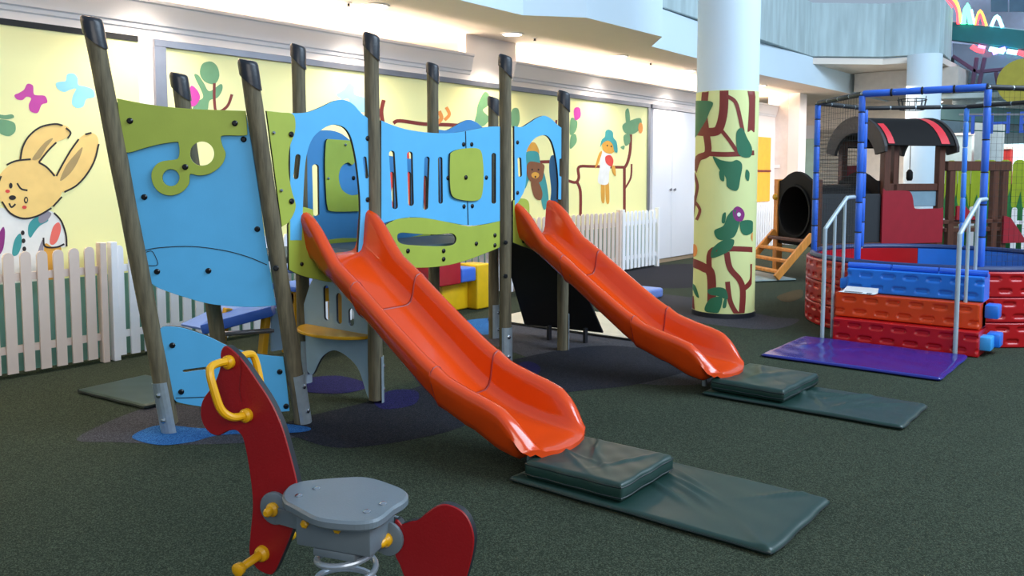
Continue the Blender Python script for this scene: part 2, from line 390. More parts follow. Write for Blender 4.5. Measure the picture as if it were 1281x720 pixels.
D('painted_spot', [(35, 292), (36, 280), (44, 272), (56, 270), (60, 276), (50, 282), (43, 290), (38, 297)], MTEAL, m1, 2)
D('painted_spot', [(15, 318), (18, 300), (25, 292), (27, 304), (22, 318)], MTEAL, m1, 2)
D('painted_spot', [(62, 302), (66, 284), (73, 278), (76, 286), (72, 300), (66, 306)], MCOR, m1, 2)
D('painted_spot', [(-4, 300), (3, 284), (6, 290), (4, 310), (-2, 318)], MPURP, m1, 2)
D('painted_spot', [(46, 325), (48, 312), (53, 300), (54, 318), (50, 330)], MGREY, m1, 2)
D('painted_spot', [(48, 272), (56, 264), (64, 267), (58, 276), (50, 279)], MGREY, m1, 2.3)
D('painted_head', [(-4, 225), (4, 213), (18, 203), (38, 200), (56, 207), (70, 219), (77, 232), (75, 246), (64, 258), (46, 269), (28, 273), (12, 266), (0, 250), (-5, 236)], MBUN, m1, 3)
for pts in ([(25, 200), (28, 184), (36, 170), (50, 159), (68, 155), (78, 157)], [(82, 160), (88, 166), (84, 173)], [(70, 178), (60, 188), (48, 203)], [(70, 220), (78, 205), (88, 188), (98, 174)], [(106, 168), (114, 166)], [(123, 180), (118, 200), (108, 218), (95, 232), (80, 240)], [(8, 206), (20, 201), (38, 199)], [(48, 203), (58, 209), (68, 220)], [(77, 246), (66, 258)], [(64, 260), (46, 270), (28, 273), (12, 266), (2, 252)], [(1, 220), (-3, 230)], [(67, 266), (76, 276), (82, 293), (83, 308)], [(54, 297), (56, 308), (70, 309), (80, 305)], [(21, 229), (26, 236), (34, 238)], [(11, 254), (14, 259), (19, 255)]):
    D('painted_outline', ribbon(opensmooth(pts), 2.2), MINK, m1, 4, False)
for x, y, rx, ry, m in ((13, 232, 2.2, 3.6, MINK), (32, 250, 2.6, 4.2, MINK), (32, 250, 1.2, 2.4, MBUN), (15, 247, 4.6, 3, MINK), (9, 239, 3, 2.2, MREDD), (30, 259, 3, 2.2, MREDD)):
    D('painted_face_mark', circ(x, y, rx, ry, 12), m, m1, 5 if m is not MBUN else 6, False)
for x, y in ((28, 291), (29, 301), (30, 311)): D('painted_button', circ(x, y, 2.4, 3, 12), MINK, m1, 4, False)

X2a, X2b = onY(205, 61, WY).x, 11.86
m2 = thing('mural', (7, WY, .65), 'long yellow mural behind the slides with branches, bear and blue-hatted cat', 'mural')
make('board', MB().box(X2a-.02, X2b, WY-.012, WY, .655, 2.5), CREAM, m2)
mb = MB(); mb.box(X2a-.1, X2b+.05, WY-.035, WY, 2.5, 2.56); make('top_frame', mb, SILV, m2, bevel=.004, seg=1)
mb = MB(); mb.box(X2a-.1, X2a, WY-.035, WY, .6, 2.5); make('side_frame', mb, SILV, m2)
mb = MB(); mb.box(X2b-.02, X2b+.05, WY-.035, WY, .6, 2.5); make('side_frame', mb, SILV, m2)
def E2(nm, pts, m, lay=1, sm=True): return D(nm, pts, m, m2, lay, sm)
def BR(pts, w, m=MBROWN, lay=1): return D('painted_branch', ribbon(opensmooth(pts), w), m, m2, lay, False)
# plant by the first pier
E2('painted_leaf', [(253, 80), (264, 77), (272, 84), (274, 96), (268, 105), (256, 102), (250, 92)], MGREEN)
E2('painted_leaf', [(243, 95), (248, 94), (255, 104), (262, 114), (276, 105), (278, 112), (272, 122), (262, 126), (258, 140), (240, 142), (245, 128), (254, 120)], MGREEN)
E2('painted_flower', [(238, 108), (246, 112), (250, 122), (244, 132), (236, 130)], MPINK, 2)
BR([(268, 104), (268, 125), (271, 140), (284, 133), (290, 118)], 3.5)
E2('painted_butterfly', [(421, 118), (430, 112), (436, 104), (443, 108), (444, 118), (456, 122), (464, 130), (456, 140), (440, 137), (436, 124), (428, 124)], MSKY)
BR([(480, 125), (477, 140), (480, 160)], 5); BR([(492, 154), (500, 151), (530, 155), (560, 156), (592, 158)], 4.5)
BR([(545, 155), (552, 148), (549, 139)], 5, MORG); BR([(556, 150), (562, 143), (558, 134)], 4, MORG)
E2('painted_leaf', [(598, 130), (606, 115), (612, 120), (610, 132), (604, 138), (612, 148), (604, 158), (594, 154), (596, 142)], MGREEN)
BR([(484, 200), (490, 220), (486, 245), (492, 262)], 6, MREDD); BR([(510, 190), (513, 260)], 3, MREDD)
BR([(532, 200), (530, 230), (533, 262)], 4)
E2('painted_leaf', [(640, 138), (648, 136), (650, 150), (646, 160), (640, 158)], MGREEN)
# hanging bear child seen through the far arch
BR([(655, 205), (664, 203), (690, 202)], 4)
E2('painted_trousers', [(657, 182), (668, 178), (674, 188), (672, 194), (660, 190)], MOCH, 2)
E2('painted_jumper', [(656, 192), (672, 190), (676, 205), (682, 222), (686, 250), (680, 262), (674, 240), (664, 222), (656, 236), (652, 215)], MTEAL, 2)
E2('painted_arm', [(664, 228), (672, 226), (678, 240), (676, 250), (668, 246)], MBEAR, 3)
E2('painted_bear_head', [(659, 206), (663, 202), (672, 203), (680, 206), (680, 214), (677, 226), (668, 229), (661, 224), (658, 214)], MBEAR, 4)
E2('painted_muzzle', circ(669, 219, 5, 4, 12), MOCH, 5, False)
for x, y in ((665, 212), (673, 212), (669, 221)): E2('painted_face_mark', circ(x, y, 1.1, 1.3, 8), MINK, 6, False)
# tree, cat figure on the bench branch
E2('painted_flower', [(718, 136), (725, 135), (726, 146), (719, 150)], MPINK, 2)
E2('painted_leaf', [(714, 148), (722, 152), (720, 164), (713, 168)], MGREEN); E2('painted_leaf', [(714, 170), (720, 168), (721, 178), (713, 186)], MGREEN)
BR([(696, 150), (694, 165)], 2.5)
BR([(711, 226), (720, 228), (724, 222), (724, 209), (740, 208), (775, 209), (783, 207), (788, 190), (789, 168)], 3.5)
BR([(722, 228), (726, 240), (726, 270)], 3.5); BR([(781, 209), (781, 240), (781, 268)], 3.5); BR([(782, 235), (789, 222), (790, 205)], 2.2)
for c in ([(782, 140), (786, 136), (788, 150), (784, 158)], [(779, 156), (790, 150), (801, 148), (802, 158), (795, 166), (786, 168), (780, 164)], [(780, 170), (787, 168), (788, 178), (782, 182)], [(776, 184), (781, 182), (780, 187)]): E2('painted_leaf', c, MGREEN, 2)
E2('painted_flower', circ(801, 160, 3, 7, 10), MORG, 3, False)
E2('painted_leg', [(752, 225), (756, 225), (756, 252), (752, 250)], MOCH, 2); E2('painted_leg', [(757, 225), (761, 225), (762, 252), (758, 252)], MOCH, 2)
E2('painted_dress', [(752, 190), (762, 188), (765, 200), (762, 215), (760, 230), (748, 228), (750, 210)], MWHT, 2)
E2('painted_arm', [(749, 192), (753, 190), (748, 205), (744, 210)], MOCH, 3); E2('painted_arm', [(765, 208), (769, 208), (770, 220), (766, 216)], MOCH, 3)
E2('painted_heart', [(757, 196), (763, 194), (767, 200), (765, 208), (758, 204)], MREDD, 3)
E2('painted_head', [(753, 177), (760, 173), (768, 178), (770, 186), (764, 192), (755, 189)], MOCH, 4)
E2('painted_hat', [(750, 184), (752, 175), (756, 171), (757, 164), (761, 162), (766, 165), (767, 172), (771, 178), (772, 190), (768, 189), (766, 181), (761, 176), (756, 177), (752, 181)], MTEAL, 5)
for x, y in ((759, 182), (764, 183)): E2('painted_face_mark', circ(x, y, .9, 1.2, 8), MINK, 6, False)

# ---------------- tall white doors at the end of the mural
t = thing('cupboard', (12.6, WY, 0), 'tall white double-door wall cupboard right of the mural', 'cupboard')
x0, xm, x1 = 11.98, onY(838, 200, WY).x, 13.55
for a, b in ((x0, xm-.006), (xm+.006, x1)):
    d = make('door', MB().box(a, b, WY-.045, WY-.001, .07, 2.49), WHITE2, t, bevel=.004, seg=1)
    kx = xm-.07 if a == x0 else xm+.07
    make('knob', MB().lathe((kx, WY-.045, 1.2), (0, -1, 0), [(0, .012), (.02, .012), (.022, .024), (.035, .02)], 12), SILV, d)
make('plinth', MB().box(x0, x1, WY-.02, WY, 0, .07), mat('oak_strip', (190, 160, 130), .5), t)
make('lintel', MB().box(x0-.04, x1+.03, WY-.05, WY, 2.5, 2.56), SILV, t)

# ---------------- far part of the wall beyond the column
t = thing('wall_board', (16.4, WY, 0), 'orange-yellow painted wall panel just right of the painted column', 'panel')
make('board', MB().box(15.6, 16.94, WY-.02, WY-.001, .9, 2.2), mat('amber_paint', (246, 180, 50), .5), t)
make('bar', MB().box(15.6, 16.95, WY-.03, WY-.02, 1.5, 1.54), MBROWN, t)
finish(make('wall_pier', MB().box(17.2, 17.6, 6.43, 6.86, 0, 3.1), mat('pier_beige', (238, 222, 214), .6)), kind='structure')
finish(make('trim_3', MB().box(17.2, 17.6, 6.20, 6.428, 0, 3.1), WHITE), kind='structure')
t = thing('wall_sign', (17.19, 6.7, 1.25), 'small white wall sign with a red mark on the beige pier', 'sign')
pS = onX(968, 208, 17.19)
make('plate', MB().box(17.185, 17.199, pS.y-.12, pS.y+.1, pS.z-.035, pS.z+.035), WHITE, t)
make('red_mark', MB().box(17.18, 17.185, pS.y+.02, pS.y+.085, pS.z-.03, pS.z+.03), MREDD, t)

# ============================================================ PICKET FENCES
def fence(x0, x1, y, m, label, zt=.9, axis='x', pitch=.113, post=True):
    t = thing('picket_fence', ((x0+x1)/2, y, 0) if axis == 'x' else (y, (x0+x1)/2, 0), label, 'fence', None)
    n = int((x1-x0)/pitch); base = None
    def pt(u, v, z): return Vector((u, y+v, z)) if axis == 'x' else Vector((y+v, u, z))
    for i in range(n):
        u = x0+pitch*(i+.5)
        if base is None:
            mb = MB(); w = .036; prof = [(-w, .035), (w, .035), (w, zt-.03), (w*.75, zt-.01), (w*.3, zt), (-w*.3, zt), (-w*.75, zt-.01), (-w, zt-.03)]
            k = len(prof); vs = [pt(u+a, v, b) for v in (-.03, -.012) for a, b in prof]
            mb.add(vs, [tuple(range(k)), tuple(range(k, 2*k))[::-1]]+[(j, (j+1) % k, k+(j+1) % k, k+j) for j in range(k)])
            base = make('picket', mb, m, t); u0 = u
        else:
            c = base.copy(); COL.objects.link(c); c.location = pt(u, 0, 0)-pt(u0, 0, 0); c.location += Vector((0, 0, random.uniform(-.004, .004)))
    for z in (.2, .72):
        a = pt(x0, 0, z); b = pt(x1, 0, z); make('rail', MB().beam(a, b, .022, .055), m, t)
    if post:
        for u in (x0+.012, x1-.012): make('post', MB().box(*((u-.025, u+.025, y-.05, y+.02) if axis == 'x' else (y-.05, y+.02, u-.025, u+.025)), 0, zt+.03), m, t, bevel=.004, seg=1)
    return t
FY = 6.5
xs = onY(137, 440, FY).x
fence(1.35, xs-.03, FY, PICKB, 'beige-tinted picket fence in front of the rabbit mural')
fence(xs+.03, xs+2.4, FY, PICK, 'white picket fence behind the tilted blue climbing panel')
fence(xs+2.46, xs+5.0, FY, PICK, 'white picket fence behind the middle of the play structure')
xb = onY(775, 300, FY).x
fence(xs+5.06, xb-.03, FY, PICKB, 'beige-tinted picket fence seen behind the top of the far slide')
fence(xb+.03, 11.85, FY, PICK, 'bright white picket fence section next to the tall white cupboard')
fence(13.9, 17.2, FY-.1, PICK, 'white picket fence right of the painted column by the yellow panel', post=True)

# ============================================================ PAINTED COLUMN
CC = Vector((8.19, 3.70, 0)); CR = .31
colm = finish(make('column', MB().lathe(CC, (0, 0, 1), [(0, CR), (7, CR)], 64), FASC, origin=CC), kind='structure')
make('painted_band', MB().lathe(CC, (0, 0, 1), [(.05, CR+.003), (2.28, CR+.003)], 64), CREAM2, colm)
make('foot_ring', MB().lathe(CC, (0, 0, 1), [(0, CR+.012), (.05, CR+.012)], 64), CAP, colm)
def cyl(nm, pts, m, lay=1, sm=True):
    q = []
    for x, y in (smooth(pts) if sm else pts):
        x = min(max(x, 865.2 - (y-113)*.008), 944.6-(y-113)*.02)
        d = ray(x, y); o = EYE-CC; a = d.x*d.x+d.y*d.y; b = 2*(o.x*d.x+o.y*d.y); c = o.x*o.x+o.y*o.y-CR*CR
        dd = max(0, b*b-4*a*c); s = (-b-math.sqrt(dd))/(2*a); p = EYE+d*s; an = math.atan2(p.y-CC.y, p.x-CC.x) % math.tau
        q.append(Vector((an*CR, min(2.275, max(.055, p.z)))))
    k = len(q); xs_ = [v.x for v in q]; ys_ = [v.y for v in q]; inn = []
    g = .04; u = min(xs_)
    def inside(x, y):
        r = False
        for i in range(k):
            a, b = q[i], q[i-1]
            if (a.y > y) != (b.y > y) and x < (b.x-a.x)*(y-a.y)/(b.y-a.y)+a.x: r = not r
        return r
    while u < max(xs_):
        v = min(ys_)
        while v < max(ys_):
            if inside(u, v): inn.append(Vector((u, v)))
            v += g
        u += g
    v, e, f, _, _, _ = delaunay_2d_cdt(q+inn, [], [list(range(k))], 1, 1e-4)
    DC[0] = (DC[0]+1) % 40; R = CR+.004+.001*(lay+DC[0]*.02); mb = MB()
    mb.add([(CC.x+R*math.cos(a.x/CR), CC.y+R*math.sin(a.x/CR), a.y) for a in v], f, 0, True)
    make(nm, mb, m, colm, recalc=False, sharp=60)
def CB(pts, w): cyl('painted_branch', ribbon(opensmooth(pts), w*1.2), MBROWN, 1, False)
CB([(883, 113), (881, 140), (883, 160), (886, 190), (874, 198), (868, 215)], 7)
CB([(906, 113), (905, 140), (900, 160), (892, 165), (872, 164)], 9); CB([(909, 120), (920, 128), (926, 150), (930, 175), (927, 190)], 4)
CB([(939, 113), (941, 130), (939, 165)], 7); CB([(900, 160), (912, 175), (922, 190)], 4)
CB([(884, 192), (910, 193), (943, 191)], 5); CB([(866, 275), (870, 250), (873, 232), (868, 215)], 3); CB([(868, 250), (876, 262), (872, 275)], 3)
CB([(866, 328), (880, 334), (890, 345), (890, 398)], 9); CB([(888, 345), (889, 315), (910, 311), (943, 312)], 5.5)
CB([(909, 315), (913, 335), (925, 350), (929, 365), (927, 398)], 6); CB([(929, 362), (940, 350), (941, 330)], 5)
CB([(910, 352), (913, 375), (920, 390), (926, 394)], 5); CB([(866, 370), (868, 398)], 4)
for c in ([(868, 130), (876, 126), (892, 128), (888, 140), (884, 150), (878, 160), (870, 172), (868, 160)],
          [(892, 196), (902, 200), (914, 202), (922, 200), (928, 206), (926, 222), (922, 238), (910, 234), (908, 222), (900, 212)],
          [(921, 166), (928, 160), (934, 172), (940, 185), (938, 196), (928, 196), (922, 188)], [(900, 214), (905, 214), (906, 226), (901, 224)], [(933, 212), (937, 216), (936, 226), (932, 222)],
          [(894, 288), (905, 282), (910, 270), (918, 262), (926, 268), (924, 282), (918, 296), (906, 300), (897, 298)],
          [(926, 277), (940, 276), (942, 288), (934, 294), (927, 290)], [(892, 310), (905, 300), (918, 300), (914, 312), (900, 320), (890, 322)], [(904, 268), (908, 266), (907, 278), (903, 278)],
          [(886, 362), (898, 359), (908, 362), (910, 374), (898, 370), (888, 368)], [(888, 374), (902, 371), (903, 380), (897, 392), (882, 388)], [(866, 355), (871, 358), (875, 372), (870, 368)], [(906, 374), (909, 374), (908, 384), (904, 384)]):
    cyl('painted_leaf', c, MGREEN2, 2)
cyl('painted_flower', [(922, 258), (928, 261), (931, 268), (928, 276), (921, 276), (917, 270), (917, 262)], MPURP, 3)
cyl('painted_flower', circ(924, 268, 2.4, 2.6, 10), MWHT, 4, False)
cyl('painted_flower', circ(869, 313, 4, 8, 14), MORG, 2, False); cyl('painted_flower', circ(942, 296, 3, 6, 14), MORG, 2, False)

# ============================================================ PLAY STRUCTURE
PSX = (3.3, 4.3, 0)
ps = thing('play_structure', PSX, 'blue and lime climbing frame on wooden poles with two orange slides', 'playground')
def post(bx, by, h, lean=(0, 0), zb=0, bracket=None):
    d = Vector((lean[0], lean[1], h)); b = Vector((bx, by, 0)); n = 9
    mb = MB(); u = d.normalized()
    mb.tube([b+d*(zb/h)]+[b+d*(zb/h+(1-zb/h)*i/n) for i in range(1, n)]+[b+d*.985], [.046+.0015*math.sin(i*2.3+bx*5) for i in range(n+1)], 16)
    p = make('post', mb, WOOD, ps)
    top = b+d; mb = MB(); n_ = 18; rt_ = u.cross(Vector((.78, .62, 0))).normalized(); fw_ = u.cross(rt_); vs = []
    for h_, r_, sl_ in ((-.115, .053, .05), (-.02, .053, 0), (-.004, .049, 0), (.004, .04, 0)):
        for j_ in range(n_):
            a_ = j_/n_*math.tau; vs.append(top+u*(h_+sl_*math.cos(a_)+.012*math.cos(a_)*(sl_ == 0))+(rt_*math.cos(a_)+fw_*math.sin(a_))*r_)
    mb.add(vs, [(i_*n_+j_, i_*n_+(j_+1) % n_, (i_+1)*n_+(j_+1) % n_, (i_+1)*n_+j_) for i_ in range(3) for j_ in range(n_)]+[tuple(range(3*n_, 4*n_)), tuple(range(n_))[::-1]], 0, True)
    make('post_cap', mb, CAP, p)
    make('screw', MB().lathe(top-u*.03-fw_*.052-rt_*.02, -fw_, [(0, .008), (.004, .006)], 8), SCREW, p)
    if bracket:
        br = Vector(bracket).normalized(); sd = u.cross(br).normalized(); mb = MB(); k = []
        # curved galvanised shoe holding the foot of the pole
        prof = [(-.05, .0), (.0, .02)]
        for j in range(7):
            a = math.radians(-60+20*j); k.append((math.cos(a), math.sin(a)))
        vs = []
        for z_ in (0, .30):
            for r_ in (.054, .05):
                for c_, s_ in k: vs.append(b+u*z_+(br*c_+sd*s_)*r_)
        m_ = len(k); fs = []
        for j in range(m_-1):
            fs += [(j, j+1, 2*m_+j+1, 2*m_+j), (m_+j, 3*m_+j, 3*m_+j+1, m_+j+1), (j, m_+j, m_+j+1, j+1), (2*m_+j, 2*m_+j+1, 3*m_+j+1, 3*m_+j)]
        fs += [(0, 2*m_, 3*m_, m_), (m_-1, 2*m_-1, 4*m_-1, 3*m_-1)]
        mb.add(vs, fs); q = make('bracket', mb, STEEL, p)
        for z_ in (.08, .23): make('bolt', MB().lathe(b+u*z_+br*.053, br, [(0, .014), (.006, .014), (.010, .006)], 10), SCREW, p)
    return p
B0, A0 = Vector((3.03, 3.98, 0)), Vector((2.46, 4.42, 0))
LN = -.31
post(A0.x, A0.y, 2.25, (LN-.055, .0), bracket=(-.9, -.5, 0), zb=.05)
post(B0.x, B0.y, 2.06, (LN-.005, 0), bracket=(.2, -1, 0), zb=.0)
post(3.03, 4.75, 2.05, (-.27, 0), bracket=(-1, 0, 0))
post(3.595, 3.97, 2.31, bracket=(.9, -.45, 0), zb=.02)
post(4.91, 3.97, 2.32, bracket=(-.35, -.95, 0))
post(5.665, 3.97, 2.115, bracket=(1, -.3, 0))
post(3.64, 4.75, 2.32, bracket=(0, -1, 0)); post(4.95, 4.75, 2.33, bracket=(0, -1, 0)); post(5.71, 4.75, 2.115, bracket=(0, -1, 0))
def bolts(pl, pts, par, r=.016, m=BOLT, h=.012):
    for x, y in pts:
        a, b = pl.px(x, y); make('bolt', MB().lathe(pl.w(a, b, .008), pl.ez, [(0, r), (h*.5, r), (h, r*.55)], 12), m, par)
# climbing panel between the two leaning poles
TP = Plane(A0, (B0-A0)).lean((LN, 0, 2.2))
tilt = [(147, 128, 1), (308, 144, 1), (316, 190), (325, 250), (333, 310), (345, 381, 1), (320, 383), (290, 382), (262, 379), (232, 371), (208, 363), (193, 356), (184, 345), (180, 325), (172, 280), (158, 190)]
HOLE = circ(253, 192, 15.5, 15.5, 28)
p = extrude('climbing_panel', TP, [smooth(tilt), HOLE], .018, [BLUE, EDGE], ps)
bolts(TP, [(305, 174), (230, 209), (181, 246), (322, 286), (197, 339), (261, 338)], p)
decal('engraved_line', TP.off(.010), ribbon(opensmooth([(181, 313), (200, 309.5), (240, 308), (280, 313), (310, 321), (334, 331)]), 1.0), EDGE, p)
decal('engraved_line', TP.off(.010), ribbon(opensmooth([(183, 315), (190, 314), (195, 322), (197, 331), (186, 332)]), .9), EDGE, p)
gp = TP.off(.019)
green = [(147, 123.5, 1), (175, 129), (210, 134), (250, 137), (307, 139, 1), (309, 164), (306, 169), (281, 169), (276, 172), (278, 182), (282, 193), (277, 206), (264, 216), (250, 219), (240, 217), (237, 219), (236, 230), (227, 240), (213, 244), (200, 240), (192, 230), (190, 217), (195, 207), (203, 202), (217, 200), (223, 198), (225, 190), (224, 180), (221, 177), (200, 180), (180, 185), (163, 190), (157, 187), (152, 160)]
p2 = extrude('trim_board', gp, [smooth(green, 4), HOLE, circ(214, 222, 11, 11, 24)], .016, [LIME, EDGE], ps)
bolts(gp, [(163, 151), (294, 154), (232, 208.5)], p2)
low = [(200, 412, 1), (206, 408), (225, 409), (240, 413), (262, 421), (285, 432), (310, 440), (335, 444), (354, 445.5, 1), (358, 475), (362, 513, 1), (345, 514), (310, 513), (280, 510), (250, 507), (227, 503), (220, 500), (217, 492), (208, 450)]
p3 = extrude('lower_panel', TP, [smooth(low), smooth([(229, 462), (240, 460), (262, 457.5), (268, 458), (266, 460.5), (245, 463), (231, 465)])], .018, [BLUE, EDGE], ps)
bolts(TP, [(216, 431), (227, 489), (350, 464), (358, 507)], p3)
decal('engraved_line', TP.off(.010), ribbon([(220, 497.5), (262, 496)], 1.0), EDGE, p3)
# front of platform one
FPp = Plane((0, 3.97, 0), (1, 0, 0))
arch = [(362, 142, 1), (382, 141), (400, 134.5), (416, 127), (428, 125), (440, 130), (450, 141), (460, 149, 1), (460, 330, 1), (446, 330, 1), (450, 262), (446, 210), (440, 178), (434, 164), (426, 157.5), (414, 156), (401, 162), (389, 174), (382, 195), (379, 225), (376, 300, 1), (362, 300, 1)]
fp = extrude('arch_panel', FPp, [smooth(arch), slot(371.5, 196, 369, 221, 7), slot(455, 198, 457.5, 221, 5)], .02, [BLUE, EDGE], ps)
bolts(FPp, [(458.5, 173), (458.5, 249.5)], fp)
gs = [(333, 139, 1), (350, 141), (363, 142), (368, 148), (368, 165), (361, 186), (360, 214), (364, 238), (369, 256), (366, 268), (360, 278, 1), (352, 283, 1)]
p = extrude('trim_board', FPp.off(.018), [smooth(gs)], .014, [LIME, EDGE], ps)
bolts(FPp.off(.018), [(363, 168), (363.5, 251.5)], p); bolts(FPp.off(.018), [(341, 166), (350.5, 238)], p, .01, SCREW)
gl = [(360, 282, 1), (364, 268), (374, 259), (390, 262, 1), (398, 300), (430, 345, 1), (415, 352), (396, 349), (376, 344), (361, 337, 1)]
p = extrude('slide_flange', FPp.off(.0), [smooth(gl)], .018, [LIME, EDGE], ps); bolts(FPp, [(376, 330)], p, .012)
# slot bridge
bt = [(476, 151, 1), (492, 157.5), (512, 163), (540, 166.5), (566, 166.5), (592, 162), (610, 158.8), (624, 158.5, 1), (624, 276, 1), (604, 280), (584, 281.5), (557, 277), (528, 272), (505, 272), (484, 277), (476, 280, 1)]
br = extrude('bridge_panel', FPp, [smooth(bt), slot(489, 192, 493, 258, 7.5), slot(511.5, 193, 513, 254, 7.5), slot(533, 199, 531, 259, 7), slot(549.5, 199, 550, 252, 6), slot(616.5, 194, 616.5, 252, 6)], .02, [BLUE, EDGE], ps)
decal('board_joint', FPp.off(.0112), ribbon([(582.3, 164), (585.6, 281)], .9), EDGE, br)
bolts(FPp, [(578.5, 180.5), (588.6, 180.5), (559, 222.5), (607, 222), (579, 258), (589.4, 257.5)], br)
gq = [(562.4, 196), (564, 191), (572, 187.3), (586, 185.4), (597, 186), (601.5, 191), (603.5, 205), (604, 220), (603, 238), (600, 248), (592, 251), (578, 250), (567, 246.5), (563, 238), (562, 218)]
p = extrude('window_cover', FPp.off(.02), [smooth(gq)], .016, [LIME, EDGE], ps); bolts(FPp.off(.02), [(581.5, 221.8)], p)
gb = [(482, 281, 1), (495, 274.5), (510, 272.6), (528, 272.6), (547, 275.5), (567, 279.5), (587, 283), (607, 280.5), (624, 276.5, 1), (624, 309, 1), (607, 316), (583, 325), (560, 331), (535, 334), (510, 334), (482, 331, 1)]
p = extrude('trim_board', FPp.off(.004), [smooth(gb), smooth([(496, 299), (499, 291), (520, 292), (545, 293), (564, 291.5), (570, 298), (566, 306), (550, 308), (520, 307), (502, 305)])], .018, [LIME, EDGE], ps)
bolts(FPp.off(.004), [(617.8, 294), (617.8, 306.5), (594.5, 304.5), (553.6, 313.5), (553.6, 323.8), (509, 313.5)], p)
# back bridge panel
BPp = Plane((0, 4.75, 0), (1, 0, 0))
def zx(x, z): return (x, z)
bk = smooth([(3.60, 1.60, 1), (3.7, 1.70), (3.82, 1.755), (3.98, 1.745), (4.15, 1.66), (4.4, 1.60), (4.7, 1.57), (4.9, 1.60, 1), (4.9, .96, 1), (4.5, .93), (4.2, .94), (3.60, .97, 1)])
bx_ = [onY(q_, 225, 4.75).x for q_ in (489.5, 511, 531)]
b0_ = onY(394, 225, 4.75).x
hs = [[(x+(.03 if x == b0_ else .022)*math.cos(a), (z0 if math.sin(a) < 0 else z1)+.022*math.sin(a)) for a in [i/16*math.tau for i in range(16)]] for x, z0, z1 in ((b0_, 1.18, 1.50), (bx_[0], 1.12, 1.45), (bx_[1], 1.12, 1.45), (bx_[2], 1.12, 1.42), (4.8, 1.12, 1.4))]
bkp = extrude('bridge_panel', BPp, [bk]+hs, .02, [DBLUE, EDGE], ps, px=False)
cq = smooth([(409, 174, 1), (440, 176, 1), (444, 200, 1), (440, 206), (434, 203), (426, 209), (423, 222), (427, 237), (438, 244), (449, 243, 1), (449, 264, 1), (415, 264), (409, 258), (407, 235), (406, 205), (407, 180)])
p = extrude('window_cover', BPp.off(.02), [cq], .016, [LIME, EDGE], ps); bolts(BPp.off(.02), [(431, 181), (409.5, 223)], p, .01, SCREW); bolts(BPp, [(441, 222.5)], bkp)
extrude('trim_board', BPp.off(.004), [smooth([(3.7, .97, 1), (4.0, .99), (4.5, .95), (4.9, .98, 1), (4.9, .86, 1), (4.4, .80), (3.7, .86, 1)])], .018, [LIME, EDGE], ps, px=False)
# decks
for a, b, c, d in ((3.03, 3.62, 3.99, 4.74), (3.64, 4.9, 4.05, 4.68), (4.95, 5.66, 3.99, 4.74)):
    make('deck', MB().box(a, b, c, d, .93, .965), DECK, ps, bevel=.004, seg=1)
# far platform arch, front and back
fa = [(642.5, 158, 1), (652, 159), (661, 154), (671, 147.7), (680, 145), (688.5, 149), (697, 157), (706, 163, 1), (706, 250, 1), (697.3, 249, 1), (697.5, 225), (695, 200), (690, 179), (683, 169.5), (673, 170), (664, 177), (657, 191), (657.5, 212), (655.5, 235), (649.6, 248), (643, 258, 1)]
P = [FPp.px(*q[:2])+tuple(q[2:]) for q in fa]
sl = [FPp.px(*q) for q in slot(648.7, 199, 649.5, 219, 5)]; sl2 = [FPp.px(*q) for q in slot(700.5, 200, 700.5, 219, 4)]
f1 = extrude('arch_panel', FPp, [smooth(P), sl, sl2], .02, [BLUE, EDGE], ps, px=False)
bolts(FPp, [(646, 178), (703.5, 181.5), (646, 241), (703.5, 241)], f1)
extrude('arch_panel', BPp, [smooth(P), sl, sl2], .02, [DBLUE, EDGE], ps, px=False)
gl2 = [(641, 251, 1), (647, 248, 1), (660, 252), (664, 280), (690, 315, 1), (680, 316), (660, 310), (641, 303, 1)]
p = extrude('slide_flange', FPp, [smooth(gl2)], .018, [LIME, EDGE], ps); bolts(FPp, [(653, 302)], p, .012)
SPp = Plane((5.67, 3.97, 0), (0, 1, 0))
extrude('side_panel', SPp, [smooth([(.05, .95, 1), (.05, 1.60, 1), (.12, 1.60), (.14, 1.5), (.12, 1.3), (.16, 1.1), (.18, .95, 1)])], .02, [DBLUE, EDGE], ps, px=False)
# climbing ramp of black board on the far end
a, b, c, d = (Vector(q) for q in ((5.72, 4.02, .95), (5.72, 4.70, .95), (6.02, 4.64, .09), (6.12, 3.86, .09)))
nn = (b-a).cross(d-a).normalized()*.009
mb = MB(); mb.add([q+s_*nn for s_ in (-1, 1) for q in (a, b, c, d)], [(0,1,2,3),(7,6,5,4),(0,4,5,1),(1,5,6,2),(2,6,7,3),(3,7,4,0)])
rp_ = make('ramp_board', mb, BLACKP, ps, bevel=.004, seg=1)
for q in ((5.83+.1, 4.3, .0), (5.97+.05, 3.98, .0)): make('ramp_foot', MB().box(q[0]-.02, q[0]+.02, q[1]-.012, q[1]+.012, 0, .13), EDGE, ps)
# play panel with a round counter below the first platform
SP1 = Plane((3.625, 3.97, 0), (0, -1, 0))
cpn = smooth([(-.74, .56, 1), (-.64, .74), (-.5, .84, 1), (-.05, .84, 1), (-.05, .03), (-.1, .02), (-.2, .2), (-.4, .28), (-.55, .22), (-.66, .08), (-.72, .10, 1)])
def vslot(x, z0, z1, r=.03): return [(x+r*math.cos(a), (z0 if math.sin(a) < 0 else z1)+r*math.sin(a)) for a in [i/16*math.tau for i in range(16)]]
q = extrude('counter_panel', SP1, [cpn, vslot(-.5, .5, .68), vslot(-.37, .49, .64), vslot(-.25, .49, .55)], .018, [GBLUE, EDGE], ps, px=False)
mb = MB(); vs = []; n = 20
for z_ in (.405, .425):
    vs.append((3.62, 4.35, z_))
    for i in range(n+1): t_ = math.pi/2+math.pi*i/n; vs.append((3.62+.22*math.cos(t_)*1.0, 4.35+.34*math.sin(t_), z_))
k = n+2
